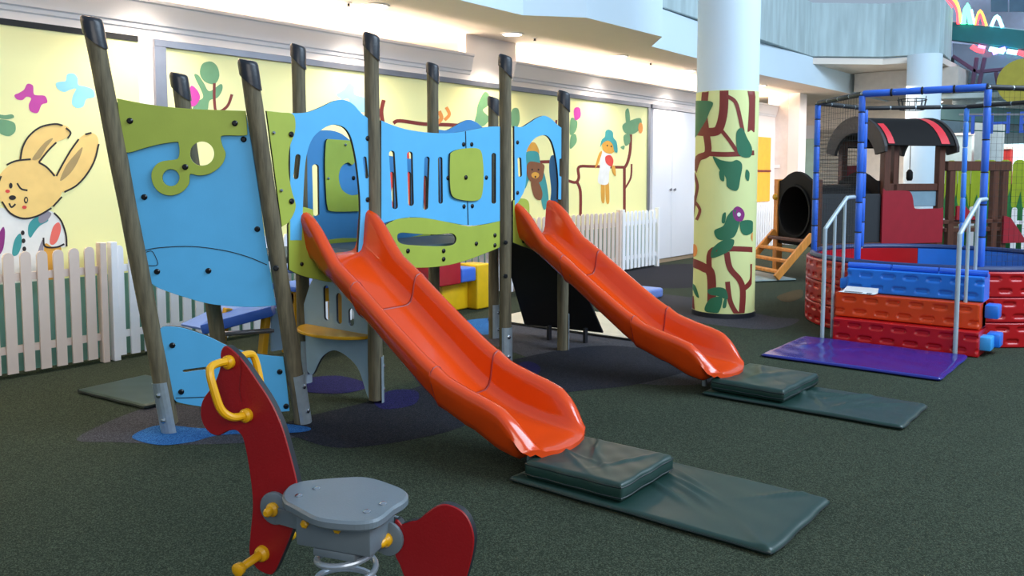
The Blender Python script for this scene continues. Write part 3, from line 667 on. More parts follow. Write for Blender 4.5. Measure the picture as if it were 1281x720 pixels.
mb.add(vs, [tuple(range(k))[::-1], tuple(range(k, 2*k))]+[(i, (i+1) % k, k+(i+1) % k, k+i) for i in range(k)])
make('counter_shelf', mb, YEL, ps, bevel=.003, seg=1)

for q_ in ((345, 335, 3.935), (632, 303, 3.925), (632, 345, 3.925)):
    make('bolt', MB().lathe(onY(*q_), (-.5, -.85, 0), [(0, .016), (.012, .016), (.018, .01)], 12), BOLT, ps)
# slides --------------------------------------------------------
CREST = [(4.02, 1.245), (3.965, 1.236), (3.91, 1.20), (3.85, 1.145), (3.77, 1.045), (3.70, .968), (3.58, .893), (3.4, .77), (3.2, .635), (3.02, .52), (2.85, .43), (2.70, .388), (2.6, .365), (2.5, .335), (2.42, .285), (2.36, .235), (2.32, .195), (2.28, .165)]
FLR = [(4.02, .975), (3.95, .965), (3.7, .80), (3.4, .59), (3.05, .345), (2.9, .255), (2.75, .20), (2.6, .17), (2.45, .155), (2.35, .150), (2.28, .140)]
BOT = [(4.02, 1.05), (3.97, .985), (3.9, .90), (3.8, .845), (3.65, .765), (3.35, .555), (3.05, .345), (2.85, .235), (2.69, .165), (2.55, .105), (2.44, .085), (2.40, .09), (2.37, .134), (2.33, .138), (2.28, .138)]
def itp(T, y):
    for (a, b), (c, d) in zip(T, T[1:]):
        if c <= y <= a: return d+(b-d)*(y-c)/(a-c)
    return T[0][1] if y > T[0][0] else T[-1][1]
def section(cx, y, grow=0):
    zc, zf, zb = itp(CREST, y), itp(FLR, y), itp(BOT, y); k = 1.0
    if y < 2.6: k = 1-((2.6-y)/.31)**3*.05
    zc = max(zc, zf+.012); zb = min(zb, zf-.02); h = zc-zf
    g = grow
    half = [(0, zf), (.10, zf+.001), (.142, zf+.005), (.168, zf+min(.022, h*.2)), (.184, zf+min(.06, h*.45)), (.198, zf+h*.72), (.208, zc-min(.022, h*.13)), (.222, zc-.006), (.244, zc+g*.5), (.266, zc-.004+g*.5), (.279+g*.6, zc-.016), (.285+g, zc-min(.045, h*.4)), (.276+g, zc-min(.08, h*.6)), (.25+g, zb+(zc-zb)*.28), (.225+g, zb+.02), (.195+g*.5, zb-g), (.1, zb-g+.0), (0, zb-g)]
    pts = [(x, z) for x, z in half]+[(-x, z) for x, z in half[-2:0:-1]]
    tq = max(0, (2.6-y)/.31)**2*.085
    return [Vector((cx+x*k, y+tq*min(1, (x/.285)**2), z)) for x, z in pts]
def slide(cx):
    s = thing('slide', (cx, 3.97, 0), None, None); s.parent = ps; s.location = Vector((cx, 3.97, 0))-ORG[ps]
    del ORG[s]; ORG[s] = Vector((cx, 3.97, 0))
    bounds = [(4.02, 3.53), (3.53, 2.93), (2.93, 2.28)]
    for i, (y0, y1) in enumerate(bounds):
        ys = [y0+(y1-y0)*j/18 for j in range(19)]
        if i: ys = [y0+.012, y0+.004]+ys[1:]
        mb = MB(); vs = []; rings = []
        for j, y in enumerate(ys):
            gr = .009 if (i and j < 2) else 0
            rings.append(section(cx, y, gr))
        if i == 2:
            r = section(cx, 2.28); c = sum(r, Vector())/len(r)
            rings.append([Vector((c.x+(q.x-c.x)*.985, q.y-.008, q.z-.004)) for q in r])
        n = len(rings[0])
        for r in rings: vs += r
        fs = [(a*n+b, a*n+(b+1) % n, (a+1)*n+(b+1) % n, (a+1)*n+b) for a in range(len(rings)-1) for b in range(n)]
        mb.add(vs, fs, 0, True)
        # end walls as strips between inside and outside skin
        h = n//2
        for base in (0, (len(rings)-1)*n):
            hs_ = 17; ins = [base+k_ for k_ in range(0, hs_+1)]; 
            for a in range(8):
                mb.f.append([base+a, base+a+1, base+hs_-a-1, base+hs_-a]); mb.m.append(0); mb.sm.append(False)
                A = base+(n-a) % n; B = base+n-a-1; C_ = base+n-(hs_-a-1) if hs_-a-1 else base; D_ = base+n-(hs_-a)
                mb.f.append([A, B, C_ if C_ != base+n else base, D_]); mb.m.append(0); mb.sm.append(False)
        sec = make('chute_section', mb, ORANGE, s, sharp=50)
        if i: make('joint', MB().tube([p_+(Vector((0, .004, 0))) for p_ in section(cx, y0, .003)[:18]][:16], .006, 6), ORANGED, s); make('joint', MB().tube([p_+(Vector((0, .004, 0))) for p_ in [section(cx, y0, .003)[0]]+section(cx, y0, .003)[:17:-1][:15]], .006, 6), ORANGED, s)
    for y in (3.45, 2.93): make('bolt', MB().lathe((cx-.262, y, itp(BOT, y)+.10), (-1, 0, -.3), [(0, .016), (.008, .016), (.012, .01)], 10), BOLT, s)
    make('foot', MB().tube([(cx, 2.52, 0), (cx, 2.52, .13)], .017, 10), STEEL, s)
    make('foot_plate', MB().box(cx-.12, cx+.12, 2.46, 2.60, .105, .118), STEEL, s)
slide(3.315); slide(5.295)

# ============================================================ MATS
def cushion(name, x0, x1, y0, y1, z0, z1, m, label, rot=0, wr=.012, seed=0, r=.02, folds=(), cat='mat', edge=None, puff=.0):
    c = Vector(((x0+x1)/2, (y0+y1)/2, z0)); nx, ny = 56, 64; mb = MB(); rs = random.Random(seed)
    ph = [rs.uniform(0, 6) for _ in range(8)]
    hx, hy, H = (x1-x0)/2, (y1-y0)/2, z1-z0
    def P(i, j, top):
        u = -1+2*i/nx; v = -1+2*j/ny
        e = min(1-abs(u), 1-abs(v)); ee = min(1, e*hx/r) if e >= 0 else 0
        z = H*.5+(H*.5-r*.7*(1-math.sqrt(max(0, 1-(1-ee)**2))))*(1 if top else -1)
        if top:
            for (fu, fv, ang, wd, am) in folds:
                d = (u-fu)*hx*math.cos(ang)+(v-fv)*hy*math.sin(ang); l = -(u-fu)*hx*math.sin(ang)+(v-fv)*hy*math.cos(ang)
                z += am*math.exp(-(d/wd)**2)*math.exp(-(l/.17)**2)*ee
            z += wr*.16*(math.sin(u*7+ph[0]+v*3)*math.sin(v*6+ph[1])+.6*math.sin(u*13+ph[2]-v*9))*ee
            z += puff*(1-u*u)*(1-v*v)
        wob = .0025*math.sin(v*9+ph[3])*(abs(u) > .99)+.0; wob2 = .0025*math.sin(u*8+ph[4])*(abs(v) > .99)
        cr = .012*max(0, abs(u)-.93)/.07*max(0, abs(v)-.93)/.07
        return Vector((u*hx*(1-cr)+wob, v*hy*(1-cr)+wob2, z))
    R = Matrix.Rotation(rot, 3, 'Z'); vs = []
    for top in (False, True):
        for i in range(nx+1):
            for j in range(ny+1): vs.append(c+R@P(i, j, top))
    n1 = (nx+1)*(ny+1); I = lambda i, j, t: t*n1+i*(ny+1)+j; fs = []
    for i in range(nx):
        for j in range(ny): fs.append((I(i,j,1), I(i+1,j,1), I(i+1,j+1,1), I(i,j+1,1))); fs.append((I(i,j,0), I(i,j+1,0), I(i+1,j+1,0), I(i+1,j,0)))
    bd = [(i, 0) for i in range(nx)]+[(nx, j) for j in range(ny)]+[(i, ny) for i in range(nx, 0, -1)]+[(0, j) for j in range(ny, 0, -1)]
    for a, b in zip(bd, bd[1:]+bd[:1]): fs.append((I(*a, 0), I(*b, 0), I(*b, 1), I(*a, 1)))
    mb.add(vs, fs, 0, True); t = thing(name, c, label, cat)
    make('cover', mb, m, t, sharp=80)
    if edge:
        for zt in (0, 1):
            pts = [vs[I(a, b, zt)]+Vector((0, 0, -.004 if zt else .004)) for a, b in bd[::4]]
            make('piping', MB().tube(pts, .004, 5, closed=True), edge, t)
    return t
cushion('floor_mat', 3.03, 3.70, 1.15, 2.43, .002, .032, MATG, 'dark green vinyl mat flat on the floor in front of the near slide', wr=.006, seed=1, folds=((-.1, -.02, 2.6, .016, .018), (.25, -.12, 2.7, .014, .016), (.0, -.2, 2.55, .014, .014), (.5, -.05, 2.6, .014, .012), (.8, -.75, .9, .015, .010), (-.8, -.85, 2.4, .02, .008)), edge=MATE, r=.015)
cushion('landing_cushion', 3.06, 3.55, 1.84, 2.36, .034, .118, MATG, 'thick dark green cushion under the end of the near slide', rot=.02, seed=3, wr=.01, folds=((0, 0, 2.3, .018, .010), (.4, .3, 2.0, .014, .008), (-.4, .3, 2.5, .014, .009), (.2, -.5, 1.2, .014, .007), (-.1, .6, 2.9, .012, .007)), edge=MATE, r=.02)
cushion('floor_mat', 5.04, 5.64, 1.18, 2.42, .002, .030, MATG, 'dark green vinyl mat flat on the floor in front of the far slide', wr=.008, seed=5, folds=((.3, .0, .6, .018, .024), (.5, -.3, 1.0, .018, .02), (0, -.4, 1.2, .016, .016), (.3, .15, 1.9, .016, .016), (-.2, -.1, 2.2, .016, .014), (.2, -.6, .9, .018, .014)), edge=MATE, r=.015)
cushion('landing_cushion', 5.07, 5.67, 1.87, 2.37, .034, .118, MATG, 'thick dark green cushion under the end of the far slide', rot=-.03, seed=8, wr=.012, folds=((0, 0, 1.2, .04, .012), (.3, .3, 2.0, .03, .012)), edge=MATE, r=.03)
cushion('crash_mat', 6.42, 7.40, 1.27, 2.58, .002, .028, MATB, 'glossy blue-violet mat in front of the ball pit steps', seed=9, wr=.012, folds=((.2, .7, 1.2, .06, .012), (.3, .2, .8, .05, .01)), edge=MATBE, r=.012, rot=-.0)
cushion('floor_mat', 2.55, 3.05, 4.98, 5.72, .002, .03, MATG, 'green mat half hidden behind the tilted climbing panel', seed=10, wr=.004, edge=MATE, rot=.1)
cushion('floor_mat', 6.33, 7.35, 3.68, 5.35, .002, .03, BEIGE, 'beige mat with dark edge behind the far slide', seed=11, wr=.008, edge=EDGE)

# ============================================================ SPRING HORSE
HG = Vector((1.66, 1.93, 0)); al = math.radians(20)
hd = (-math.cos(al)*RT+math.sin(al)*FH).normalized()        # towards the head
hn = (-math.sin(al)*RT-math.cos(al)*FH).normalized()        # towards the viewer
horse = thing('spring_rider', HG, 'red horse spring rider with yellow handles and grey seat', 'spring rider')
HP = Plane(HG, -hd)
if HP.ez.dot(hn) < 0: HP = Plane(HG, hd)
head = [(280, 455), (280, 441), (284, 433), (292, 436), (307, 451), (326, 478), (342, 503), (355, 532), (365, 566), (374, 603), (376, 630), (371, 650), (365, 668), (355, 692), (346, 711), (339, 715), (324, 707), (316, 690), (317, 666), (320, 628), (316, 587), (309, 550), (303, 539), (296, 535), (286, 537), (276, 542), (265, 538), (257, 526), (255, 511), (259, 497), (270, 482), (276, 470)]
tail = [(497, 650), (505, 655, 1), (517, 651), (526, 649), (538, 639), (551, 631), (563, 630), (580, 638), (590, 653), (594, 674), (589, 703), (576, 742), (562, 752), (530, 752), (518, 742), (511, 724), (503, 703), (497, 688)]
hb = extrude('head_board', HP, [smooth(head, 5)], .028, [RED, EDGE], horse, bevel=.003)
decal('engraved_line', HP.off(.0145), ribbon(opensmooth([(300, 445), (302, 462), (300, 485), (303, 502)]), .8), mat('dark_red_groove', (110, 8, 16), .6), hb)
extrude('tail_board', HP, [smooth(tail, 5)], .028, [RED, EDGE], horse, bevel=.003)
def hp(x, y, c=0): return HP.w(*HP.px(x, y), c)
for side in (1, -1):
    pt_ = [(291, 451), (290, 449), (290, 450), (292, 458), (297, 478), (303, 502), (309, 514), (313, 517)]
    q = [hp(x, y, side*o_) for (x, y), o_ in zip(pt_, (.014, .05, .095, .11, .11, .10, .07, .014))]
    g = make('handle', MB().tube([Vector(v) for v in opensmooth([tuple(v) for v in q], 5)], .0125, 10), YEL, horse)
    for (x, y) in ((291, 451), (313, 517)): make('collar', MB().lathe(hp(x, y, side*.014), hn*side, [(0, .022), (.014, .022), (.02, .014)], 14), YEL, g)
    b_ = hp(332, 689, side*.014)
    g = make('foot_peg', MB().lathe(b_, hn*side, [(0, .026), (.012, .024), (.02, .014), (.10, .013), (.11, .02), (.125, .021), (.13, .012)], 16), YEL, horse)
SZ = .478
SP_ = Plane((0, 0, SZ), (1, 0, 0)); SP_.ey = Vector((0, 1, 0)); SP_.ez = Vector((0, 0, 1))
seat = [(356, 624), (362, 614), (376, 608), (400, 605), (425, 603), (452, 602), (470, 605), (488, 611), (504, 618), (508, 625), (503, 632), (490, 640), (478, 650), (466, 656), (445, 658), (415, 656), (396, 652), (382, 645), (368, 637), (359, 632)]
st = extrude('seat', SP_, [smooth(seat, 4)], .03, [GREYP, GREYP], horse, bevel=.007)
for x, y in ((374, 620), (396, 611), (459, 640), (479, 630)):
    make('screw', MB().lathe(onZ(x, y, SZ+.015), (0, 0, 1), [(0, .012), (.003, .012), (.006, .007)], 12), SCREW, st)
sc = sum((onZ(x, y, SZ) for x, y in seat), Vector())/len(seat)
fb = sc-hn*0; fb.z = .41
mb = MB(); mb.obox(fb, hd*.125, hn*.075, Vector((0, 0, .052)))
make('frame', mb, GREYP, horse, bevel=.008)
mb = MB(); mb.obox(fb+Vector((0, 0, -.065)), hd*.07, hn*.07, Vector((0, 0, .012))); make('spring_plate', mb, GREYP, horse, bevel=.004)
for (x, y) in ((349, 632), (489, 669)):
    c_ = hp(x, y, 0)
    for side in (1, -1):
        g = make('side_bracket', MB().lathe(c_+hn*side*.016, hn*side, [(0, .052), (.010, .052), (.013, .046)], 24), GREYP, horse)
        make('knob', MB().lathe(c_+hn*side*.029, hn*side, [(0, .022), (.010, .022), (.018, .015), (.034, .014), (.042, .008)], 14), YEL, g)
make('bracket_link', MB().beam(hp(352, 640, .02), fb+hd*.1+hn*.03, .02, .05), GREYP, horse); make('bracket_link', MB().beam(hp(489, 669, .02), fb-hd*.1+hn*.03, .02, .05), GREYP, horse)
for x_, s_ in ((438, .078), (380, .078)):
    v = hp(x_, 662, 0); v = fb+hd*(.09 if x_ == 380 else -.02)+hn*.076+Vector((0, 0, .02)); make('hex_cap', MB().lathe(v, hn, [(0, .013), (.008, .013), (.012, .008)], 6), YEL, horse)
pts = []; turns = 5
for i in range(turns*24+1):
    a_ = i/24*math.tau; z_ = .045+(.345-.045)*i/(turns*24); r_ = .085+.004*math.sin(i/(turns*24)*math.pi); pts.append((sc.x+r_*math.cos(a_), sc.y+r_*math.sin(a_), z_))
make('spring', MB().tube(pts, .0095, 10), CHROME, horse)
make('base_plate', MB().lathe((sc.x, sc.y, 0.003), (0, 0, 1), [(0, .16), (.012, .16), (.018, .1), (.04, .095)], 28), STEEL, horse)

# ============================================================ BALL PIT
PC = Vector((9.0, 1.84, 0)); PR = 1.22
pit = thing('ball_pit', PC, 'round ball pit of red and blue stacked blocks with padded blue posts', 'ball pit')
def dimple(u, v, rows=2, pitch=.18):
    d = 0
    for r in range(rows):
        vc = (r+.5)/rows; uu = u/pitch+.5*r; f = (uu-math.floor(uu)-.5)*pitch; g = (v-vc)*.2
        a, b = .056, .021; e = (max(0, abs(f)-(a-b)))**2+g*g
        if e < b*b: d = max(d, min(1, (b-math.sqrt(e))/.006))
    return d
def block(fn, L, z0, z1, m, name='block', th=.1, nu=None, inset=.012, ph=0):
    """fn(u, d) -> point on the ground line at arc length u, pushed outwards by d"""
    nu = nu or int(L/.0095); nv = 26; mb = MB(); vs = []
    for i in range(nu+1):
        for j in range(nv+1):
            u = L*i/nu; v = j/nv; e = min(u, L-u, v*(z1-z0), (1-v)*(z1-z0)); rd = -.008*max(0, 1-e/.008)
            q = fn(u, rd-inset*dimple(u+ph, v)); vs.append((q[0], q[1], z0+.003+(z1-z0-.006)*v))
    fs = [(i*(nv+1)+j, (i+1)*(nv+1)+j, (i+1)*(nv+1)+j+1, i*(nv+1)+j+1) for i in range(nu) for j in range(nv)]
    b = len(vs); nb = max(2, nu//10)
    for i in range(nb+1):
        for z in (z0+.003, z1-.003): q = fn(L*i/nb, -th); vs.append((q[0], q[1], z))
    for i in range(nb): fs.append((b+2*i, b+2*i+1, b+2*i+3, b+2*i+2))
    # top, bottom, ends
    for i in range(nb):
        i0, i1 = int(nu*i/nb), int(nu*(i+1)/nb)
        fs.append([k_*(nv+1)+nv for k_ in range(i0, i1+1)]+[b+2*i+3, b+2*i+1]); fs.append([k_*(nv+1) for k_ in range(i1, i0-1, -1)]+[b+2*i, b+2*i+2])
    fs.append([j for j in range(nv+1)]+[b+1, b]); fs.append([nu*(nv+1)+j for j in range(nv, -1, -1)]+[b+2*nb, b+2*nb+1])
    mb.add(vs, fs, 0, True); return make(name, mb, m, pit, sharp=40)
def arc(a0):
    return lambda u, d: (PC.x+(PR+d)*math.cos(a0-u/PR), PC.y+(PR+d)*math.sin(a0-u/PR))
H = [0, .213, .426, .64]
# angles measured at the centre; the stepped front faces -X around 180 degrees
def rng(a1, a2, n): return [a1+(a2-a1)*i/n for i in range(n)], (a2-a1)/n
for lv in range(3):
    st_, dl = rng(math.radians(155), math.radians(-155), 7)
    for i, a in enumerate(st_):
        m = BRED
        if i in (3, 4): m = BBLU
        if i == 6 and lv == 2 and False: m = BBLU
        block(arc(a), -dl*PR-.004, H[lv], H[lv+1], m, ph=lv*.05)
def flat(x, y0): return lambda u, d: (x-d, y0-u)
YL, YR = 2.375, 1.20
block(flat(7.45, 2.345), 1.13, 0, .207, BRED, 'step_block', th=.35)
block(flat(7.54, 2.36), 1.13, .207, .42, BORG, 'step_block', th=.3, ph=.06)
block(flat(7.63, 2.29), 1.07, .42, .63, BBLU, 'step_block', th=.25, ph=.02)
make('step_block', MB().box(7.66, 7.95, 2.28, 2.36, .44, .53), BBLU, pit, bevel=.008)
for x, y, z0, z1, m in ((7.52, 1.135, .05, .16, BLBL), (7.66, 1.095, .06, .17, BBLU), (7.66, 1.115, .29, .40, BBLU), (7.68, 1.23, 0, .42, PADN)):
    make('connector_block', MB().box(x, x+.16, y, y+.10, z0, z1), m, pit, bevel=.012)
# rim padding and floor
k = 40
pts = [(PC.x+(PR-.06)*math.cos(i/k*math.tau), PC.y+(PR-.06)*math.sin(i/k*math.tau), .655) for i in range(k)]
make('rim_pad', MB().tube(pts, .03, 8, closed=True), PADN, pit)
make('pit_floor', MB().lathe((PC.x, PC.y, .02), (0, 0, 1), [(0, PR-.11), (.05, PR-.11)], 40), PADN, pit)
for i in range(3):
    y0 = 2.30-i*.37; make('rim_pad', MB().tube([(7.70, y0, .65), (7.70, y0-.355, .65)], .026, 10), PADB, pit, bevel=0)
ANG = [105, 156.4, 207.5, 259, 310.5, 1, 53.6]; PRR = 1.15; tops = []
for i, a in enumerate(ANG):
    a = math.radians(a); x, y = PC.x+PRR*math.cos(a), PC.y+PRR*math.sin(a); tops.append(Vector((x, y, 2.17)))
    po = make('frame_post', MB().tube([(x, y, .05), (x, y, 2.17)], .02, 10), STEEL, pit)
    z = .66
    while z < 2.1:
        h = .27; z1 = min(z+h, 2.16); rr = .029 if i != 5 else .026
        make('post_pad', MB().lathe((x, y, z), (0, 0, 1), [(0, rr-.006), (.012, rr), (z1-z-.014, rr), (z1-z-.004, rr-.006)], 12), PADB if i not in (5,) else mat('bright_blue_pad', (60, 130, 230), .4), po); z = z1
        if i != 5: make('pad_tie', MB().lathe((x, y, z-.008), (0, 0, 1), [(0, rr+.001), (.010, rr+.001)], 10), NET, po)
for i in range(7):
    a, b = tops[i], tops[(i+1) % 7]; blue = (i == 1); d = b-a
    tb = make('top_rail', MB().tube([a, b], .02, 8), STEEL, pit)
    n = 4
    for j in range(n):
        p, q = a+d*(j/n+.006), a+d*((j+1)/n-.006); make('rail_pad', MB().tube([p, p+d*.01, q-d*.01, q], [.026, .031, .031, .026] if blue else [.02, .023, .023, .02], 10), PADB if blue else PADK, tb)
        if blue: make('pad_tie', MB().tube([q-d*.004, q+d*.008], .034, 8), NET, tb)
def net(a, b, z0, z1, s=.055):
    mb = MB(); L = (b-a).length; d = (b-a)/L; n = int(L/s); m_ = int((z1-z0)/s)
    for i in range(1, n):
        p = a+d*(i*s); mb.tube([Vector((p.x, p.y, z0)), Vector((p.x, p.y, z1))], 0.0011, 3, cap=False)
    for j in range(m_+1):
        z = z0+j*s; mb.tube([Vector((a.x, a.y, z)), Vector((b.x, b.y, z))], 0.0011, 3, cap=False)
    return finish(make('net', mb, NET, pit, recalc=False), kind='stuff')
net(tops[0], tops[1], .66, 2.15); net(tops[6], tops[0], .66, 2.15); net(tops[2], tops[3], .66, 2.15)

# handrails
def handrail(y, lab):
    t = thing('handrail', (7.5, y, 0), lab, 'handrail')
    Y_ = lambda x: y-.10*(x-7.44)/.5
    top = [(x, Y_(x), z) for x, z in ((7.44, 0.0), (7.44, .90), (7.445, .965), (7.47, 1.0), (7.76, 1.22), (7.80, 1.24), (7.92, 1.245))]
    make('rail', MB().tube(opensmooth(top, 4), .018, 12), RAIL, t)
    make('upright', MB().tube([(7.60, Y_(7.6), .0), (7.60, Y_(7.6), 1.10)], .014, 10), RAIL, t)
    make('upright', MB().tube([(7.76, Y_(7.76), .0), (7.76, Y_(7.76), 1.215)], .014, 10), RAIL, t)
    return t
handrail(2.43, 'left grey tubular handrail of the ball pit steps'); handrail(1.375, 'right grey tubular handrail of the ball pit steps')
# paper on the middle step
t = thing('paper_notice', (7.67, 2.1, .43), 'white printed notice lying on the orange step', 'paper')
mb = MB(); a, b, c, d = onZ(1057, 366, .425), onZ(1062, 355, .428), onX(1103, 356, 7.745), onZ(1102, 368, .425)
y0_, y1_ = 2.335, 2.03
mb.add([(7.535, y0_, .424), (7.535, y1_, .424), (7.60, y1_-.01, .429), (7.60, y0_-.02, .429), (7.622, y1_-.01, .47), (7.622, y0_-.05, .47)], [(0, 1, 2, 3), (3, 2, 4, 5)], 0, True)
make('sheet', mb, mat('paper', (240, 240, 240), .6), t, recalc=False)
for i in range(4): make('print_line', MB().box(7.545+i*.013, 7.550+i*.013, 2.14, 2.29, .4255+i*.0011, .4264+i*.0013), mat('print_grey', (130, 130, 135), .7), t)
make('print_picture', MB().box(7.545, 7.585, 2.06, 2.10, .4255, .4288), mat('print_dark', (70, 70, 80), .7), t)

# ============================================================ TRAIN PLAYHOUSE
ta = math.radians(-36); TA = Vector((math.cos(ta), math.sin(ta), 0)); TB = Vector((-TA.y, TA.x, 0)); T0 = Vector((11.147, 4.255, 0))
train = thing('train_playhouse', T0, 'dark wooden train playhouse with black arched roof and red panels', 'playhouse')
def T(a, b, z): return T0+TA*a+TB*b+Vector((0, 0, z))
def tb(nm, a0, a1, b0, b1, z0, z1, m, par=None, bev=.006):
    c = T((a0+a1)/2, (b0+b1)/2, (z0+z1)/2)
    return make(nm, MB().obox(c, TA*(a1-a0)/2, TB*(b1-b0)/2, Vector((0, 0, (z1-z0)/2))), m, par or train, bevel=bev, seg=1)
TW = .92
lad = tb('ladder_rail', 0, .001, 0, .001, 0, .001, PINE); bpy.data.objects.remove(lad)
for b in (0, TW-.02): make('ladder_rail', MB().beam(T(-.03, b, .05), T(.52, b, .62), .045, .10, up=(0, 0, 1)), PINE, train, bevel=.006, seg=1)
for i in range(4):
    f = .12+.24*i; tb('ladder_rung', -.03+.55*f-.05, -.03+.55*f+.05, .02, TW-.04, .05+.57*f-.012, .05+.57*f+.03, PINE if i < 3 else BRWN)
for b in (0, TW): tb('post', .53, .63, b-.05, b+.05, 0, 1.38, BRWN if b == 0 else PINE)
make('post_knob', MB().lathe(T(.53, TW, 1.12), -TA, [(0, .05), (.03, .04), (.04, .01)], 14), YEL, train)
# end board with round tunnel mouth and domed top
EPl = Plane(T(.58, 0, 0), TB)
if EPl.ez.dot(TA) > 0: EPl = Plane(T(.58, TW, 0), -TB)
o2 = [(.03, .45, 1), (.03, 1.36, 1), (.12, 1.37), (.28, 1.45), (.46, 1.49), (.64, 1.45), (.80, 1.37), (.89, 1.36, 1), (.89, .45, 1)]
extrude('end_board', EPl, [smooth(o2), circ(.46, .93, .36, .36, 32)], .05, TBLK, train, px=False)
def ring(nm, a0, a1, r, m, ri=None):
    n = 32; mb = MB(); vs = []
    for a, rr in ((a0, r), (a1, r), (a1, ri or r-.03), (a0, ri or r-.03)):
        for i in range(n): vs.append(T(a, .46+rr*math.cos(i/n*math.tau), .93+rr*math.sin(i/n*math.tau)))
    fs = [(k*n+i, k*n+(i+1) % n, ((k+1) % 4)*n+(i+1) % n, ((k+1) % 4)*n+i) for k in range(4) for i in range(n)]
    mb.add(vs, fs, 0, True); return make(nm, mb, m, train)
ring('tunnel_rim', .525, .60, .38, TBLK, .35); ring('tunnel', .60, 1.62, .38, TBLK)
tb('engine_panel', .64, 1.6, -.01, .02, .5, 1.18, mat('train_charcoal', (40, 42, 46), .6)); tb('engine_panel', .64, 1.6, TW-.02, TW+.01, .5, 1.18, MATS['train_charcoal'])
tb('side_beam', .6, 2.6, -.04, .03, .42, .50, BRWN)
EP2 = Plane(EPl.p+TA*1.02, EPl.ex)
extrude('end_board', EP2, [smooth(o2), circ(.46, .93, .36, .36, 32)], .04, TBLK, train, px=False)
for a in (1.66, 2.58):
    for b in (0, TW): tb('post', a-.05, a+.05, b-.05, b+.05, 0, 1.92, BRWN)
tb('post', 1.78, 1.85, -.03, .04, .45, 1.9, BRWN)
tb('top_beam', 1.6, 2.64, -.04, .04, 1.86, 1.94, BRWN); tb('top_beam', 1.6, 2.64, TW-.04, TW+.04, 1.86, 1.94, BRWN)
tb('window_rail', 1.7, 2.55, -.03, .03, 1.22, 1.32, BRWN); tb('window_panel', 1.86, 2.53, -.01, .01, 1.0, 1.22, mat('pale_blue_board', (120, 146, 160), .5))
tb('floor_board', 1.6, 2.64, 0, TW, .42, .47, BRWN)
SPl = Plane(T(0, -.04, 0), TA)
extrude('red_panel', SPl, [smooth([(1.60, .48, 1), (1.60, 1.19), (1.66, 1.22), (1.98, 1.22), (2.06, 1.19), (2.1, 1.10), (2.12, 1.0), (2.18, .965), (2.55, .965), (2.62, .94), (2.62, .48, 1)], 5)], .03, TRED, train, px=False)
SPb = Plane(T(0, TW+.02, 0), TA)
extrude('red_panel', SPb, [smooth([(1.72, .48, 1), (1.72, 1.55), (1.76, 1.58), (2.0, 1.58), (2.05, 1.53), (2.05, .48, 1)], 5)], .03, TRED, train, px=False)
# roof: two arched end boards and a curved black deck with red stripe
def archpts(r, th, n=16, s=20, cz=1.50):
    o = []; 
    for i in range(n+1): a = math.radians(s+(180-2*s)*i/n); o.append((.46+r*math.cos(a), cz+r*.95*math.sin(a)))
    return o
outer = archpts(.67, 0, s=18, cz=1.64); inner = archpts(.47, 0, s=25, cz=1.60)[::-1]
rl = outer+[(outer[-1][0]+.0, outer[-1][1]-.07), (inner[0][0]-.02, inner[0][1]-.06)]+inner+[(inner[-1][0]+.02, inner[-1][1]-.06), (outer[0][0], outer[0][1]-.07)]
for a in (1.52, 2.72):
    q = Plane(EPl.p+TA*(a-.58), EPl.ex); extrude('roof_end', q, [rl], .05, mat('roof_charcoal', (44, 40, 40), .6), train, px=False, bevel=.004)
mb = MB(); n = 16; arr = archpts(.655, 0, n, 20, 1.64); vs = []
for a in (1.54, 2.70):
    for (b_, z_) in arr: vs.append(EPl.p+TA*(a-.58)+EPl.ex*b_+Vector((0, 0, z_)))
    for (b_, z_) in arr: vs.append(EPl.p+TA*(a-.58)+EPl.ex*(.46+(b_-.46)*.96)+Vector((0, 0, 1.64+(z_-1.64)*.96)))
m_ = n+1
fs = []
for i in range(n): fs += [(i, i+1, 2*m_+i+1, 2*m_+i), (m_+i, 3*m_+i, 3*m_+i+1, m_+i+1), (i, m_+i, m_+i+1, i+1), (2*m_+i, 2*m_+i+1, 3*m_+i+1, 3*m_+i)]
mb.add(vs, fs, 0, True); make('roof', mb, TBLK, train)
for a0, a1, n2 in ((2.46, 2.60, 9), (1.58, 1.68, 4)):
    mb = MB(); vs = []; arr2 = archpts(.662, 0, n, 22, 1.64)[:n2+1]
    for a in (a0, a1):
        for (b_, z_) in arr2: vs.append(EPl.p+TA*(a-.58)+EPl.ex*b_+Vector((0, 0, z_)))
    mb.add(vs, [(i, i+1, n2+1+i+1, n2+1+i) for i in range(n2)], 0, True); make('roof_stripe', mb, mat('stripe_red', (214, 40, 52), .45), train)
# funnel basket on the roof, hanging bell
for i in range(10):
    a_ = i/10*math.tau
tc_ = T(2.5, .5, 2.40)
bk = MB(); 
for z_, r_ in ((0, .16), (.14, .19)): bk.tube([tc_+Vector((r_*1.4*math.cos(i/20*math.tau), r_*math.sin(i/20*math.tau), z_)) for i in range(20)], .008, 6, closed=True)
for i in range(12):
    a_ = i/12*math.tau; bk.tube([tc_+Vector((.22*math.cos(a_), .16*math.sin(a_), 0)), tc_+Vector((.26*math.cos(a_), .19*math.sin(a_), .14+.05*(i % 3 == 0)))], .006, 5)
make('roof_basket', bk, NET, train)
make('bell_cord', MB().tube([T(2.2, .15, 1.9), T(2.2, .15, 1.5)], .006, 6), NET, train)
make('bell_pull', MB().lathe(T(2.2, .15, 1.36), (0, 0, 1), [(0, .03), (.03, .045), (.12, .045), (.16, .02)], 12), TBLK, train)
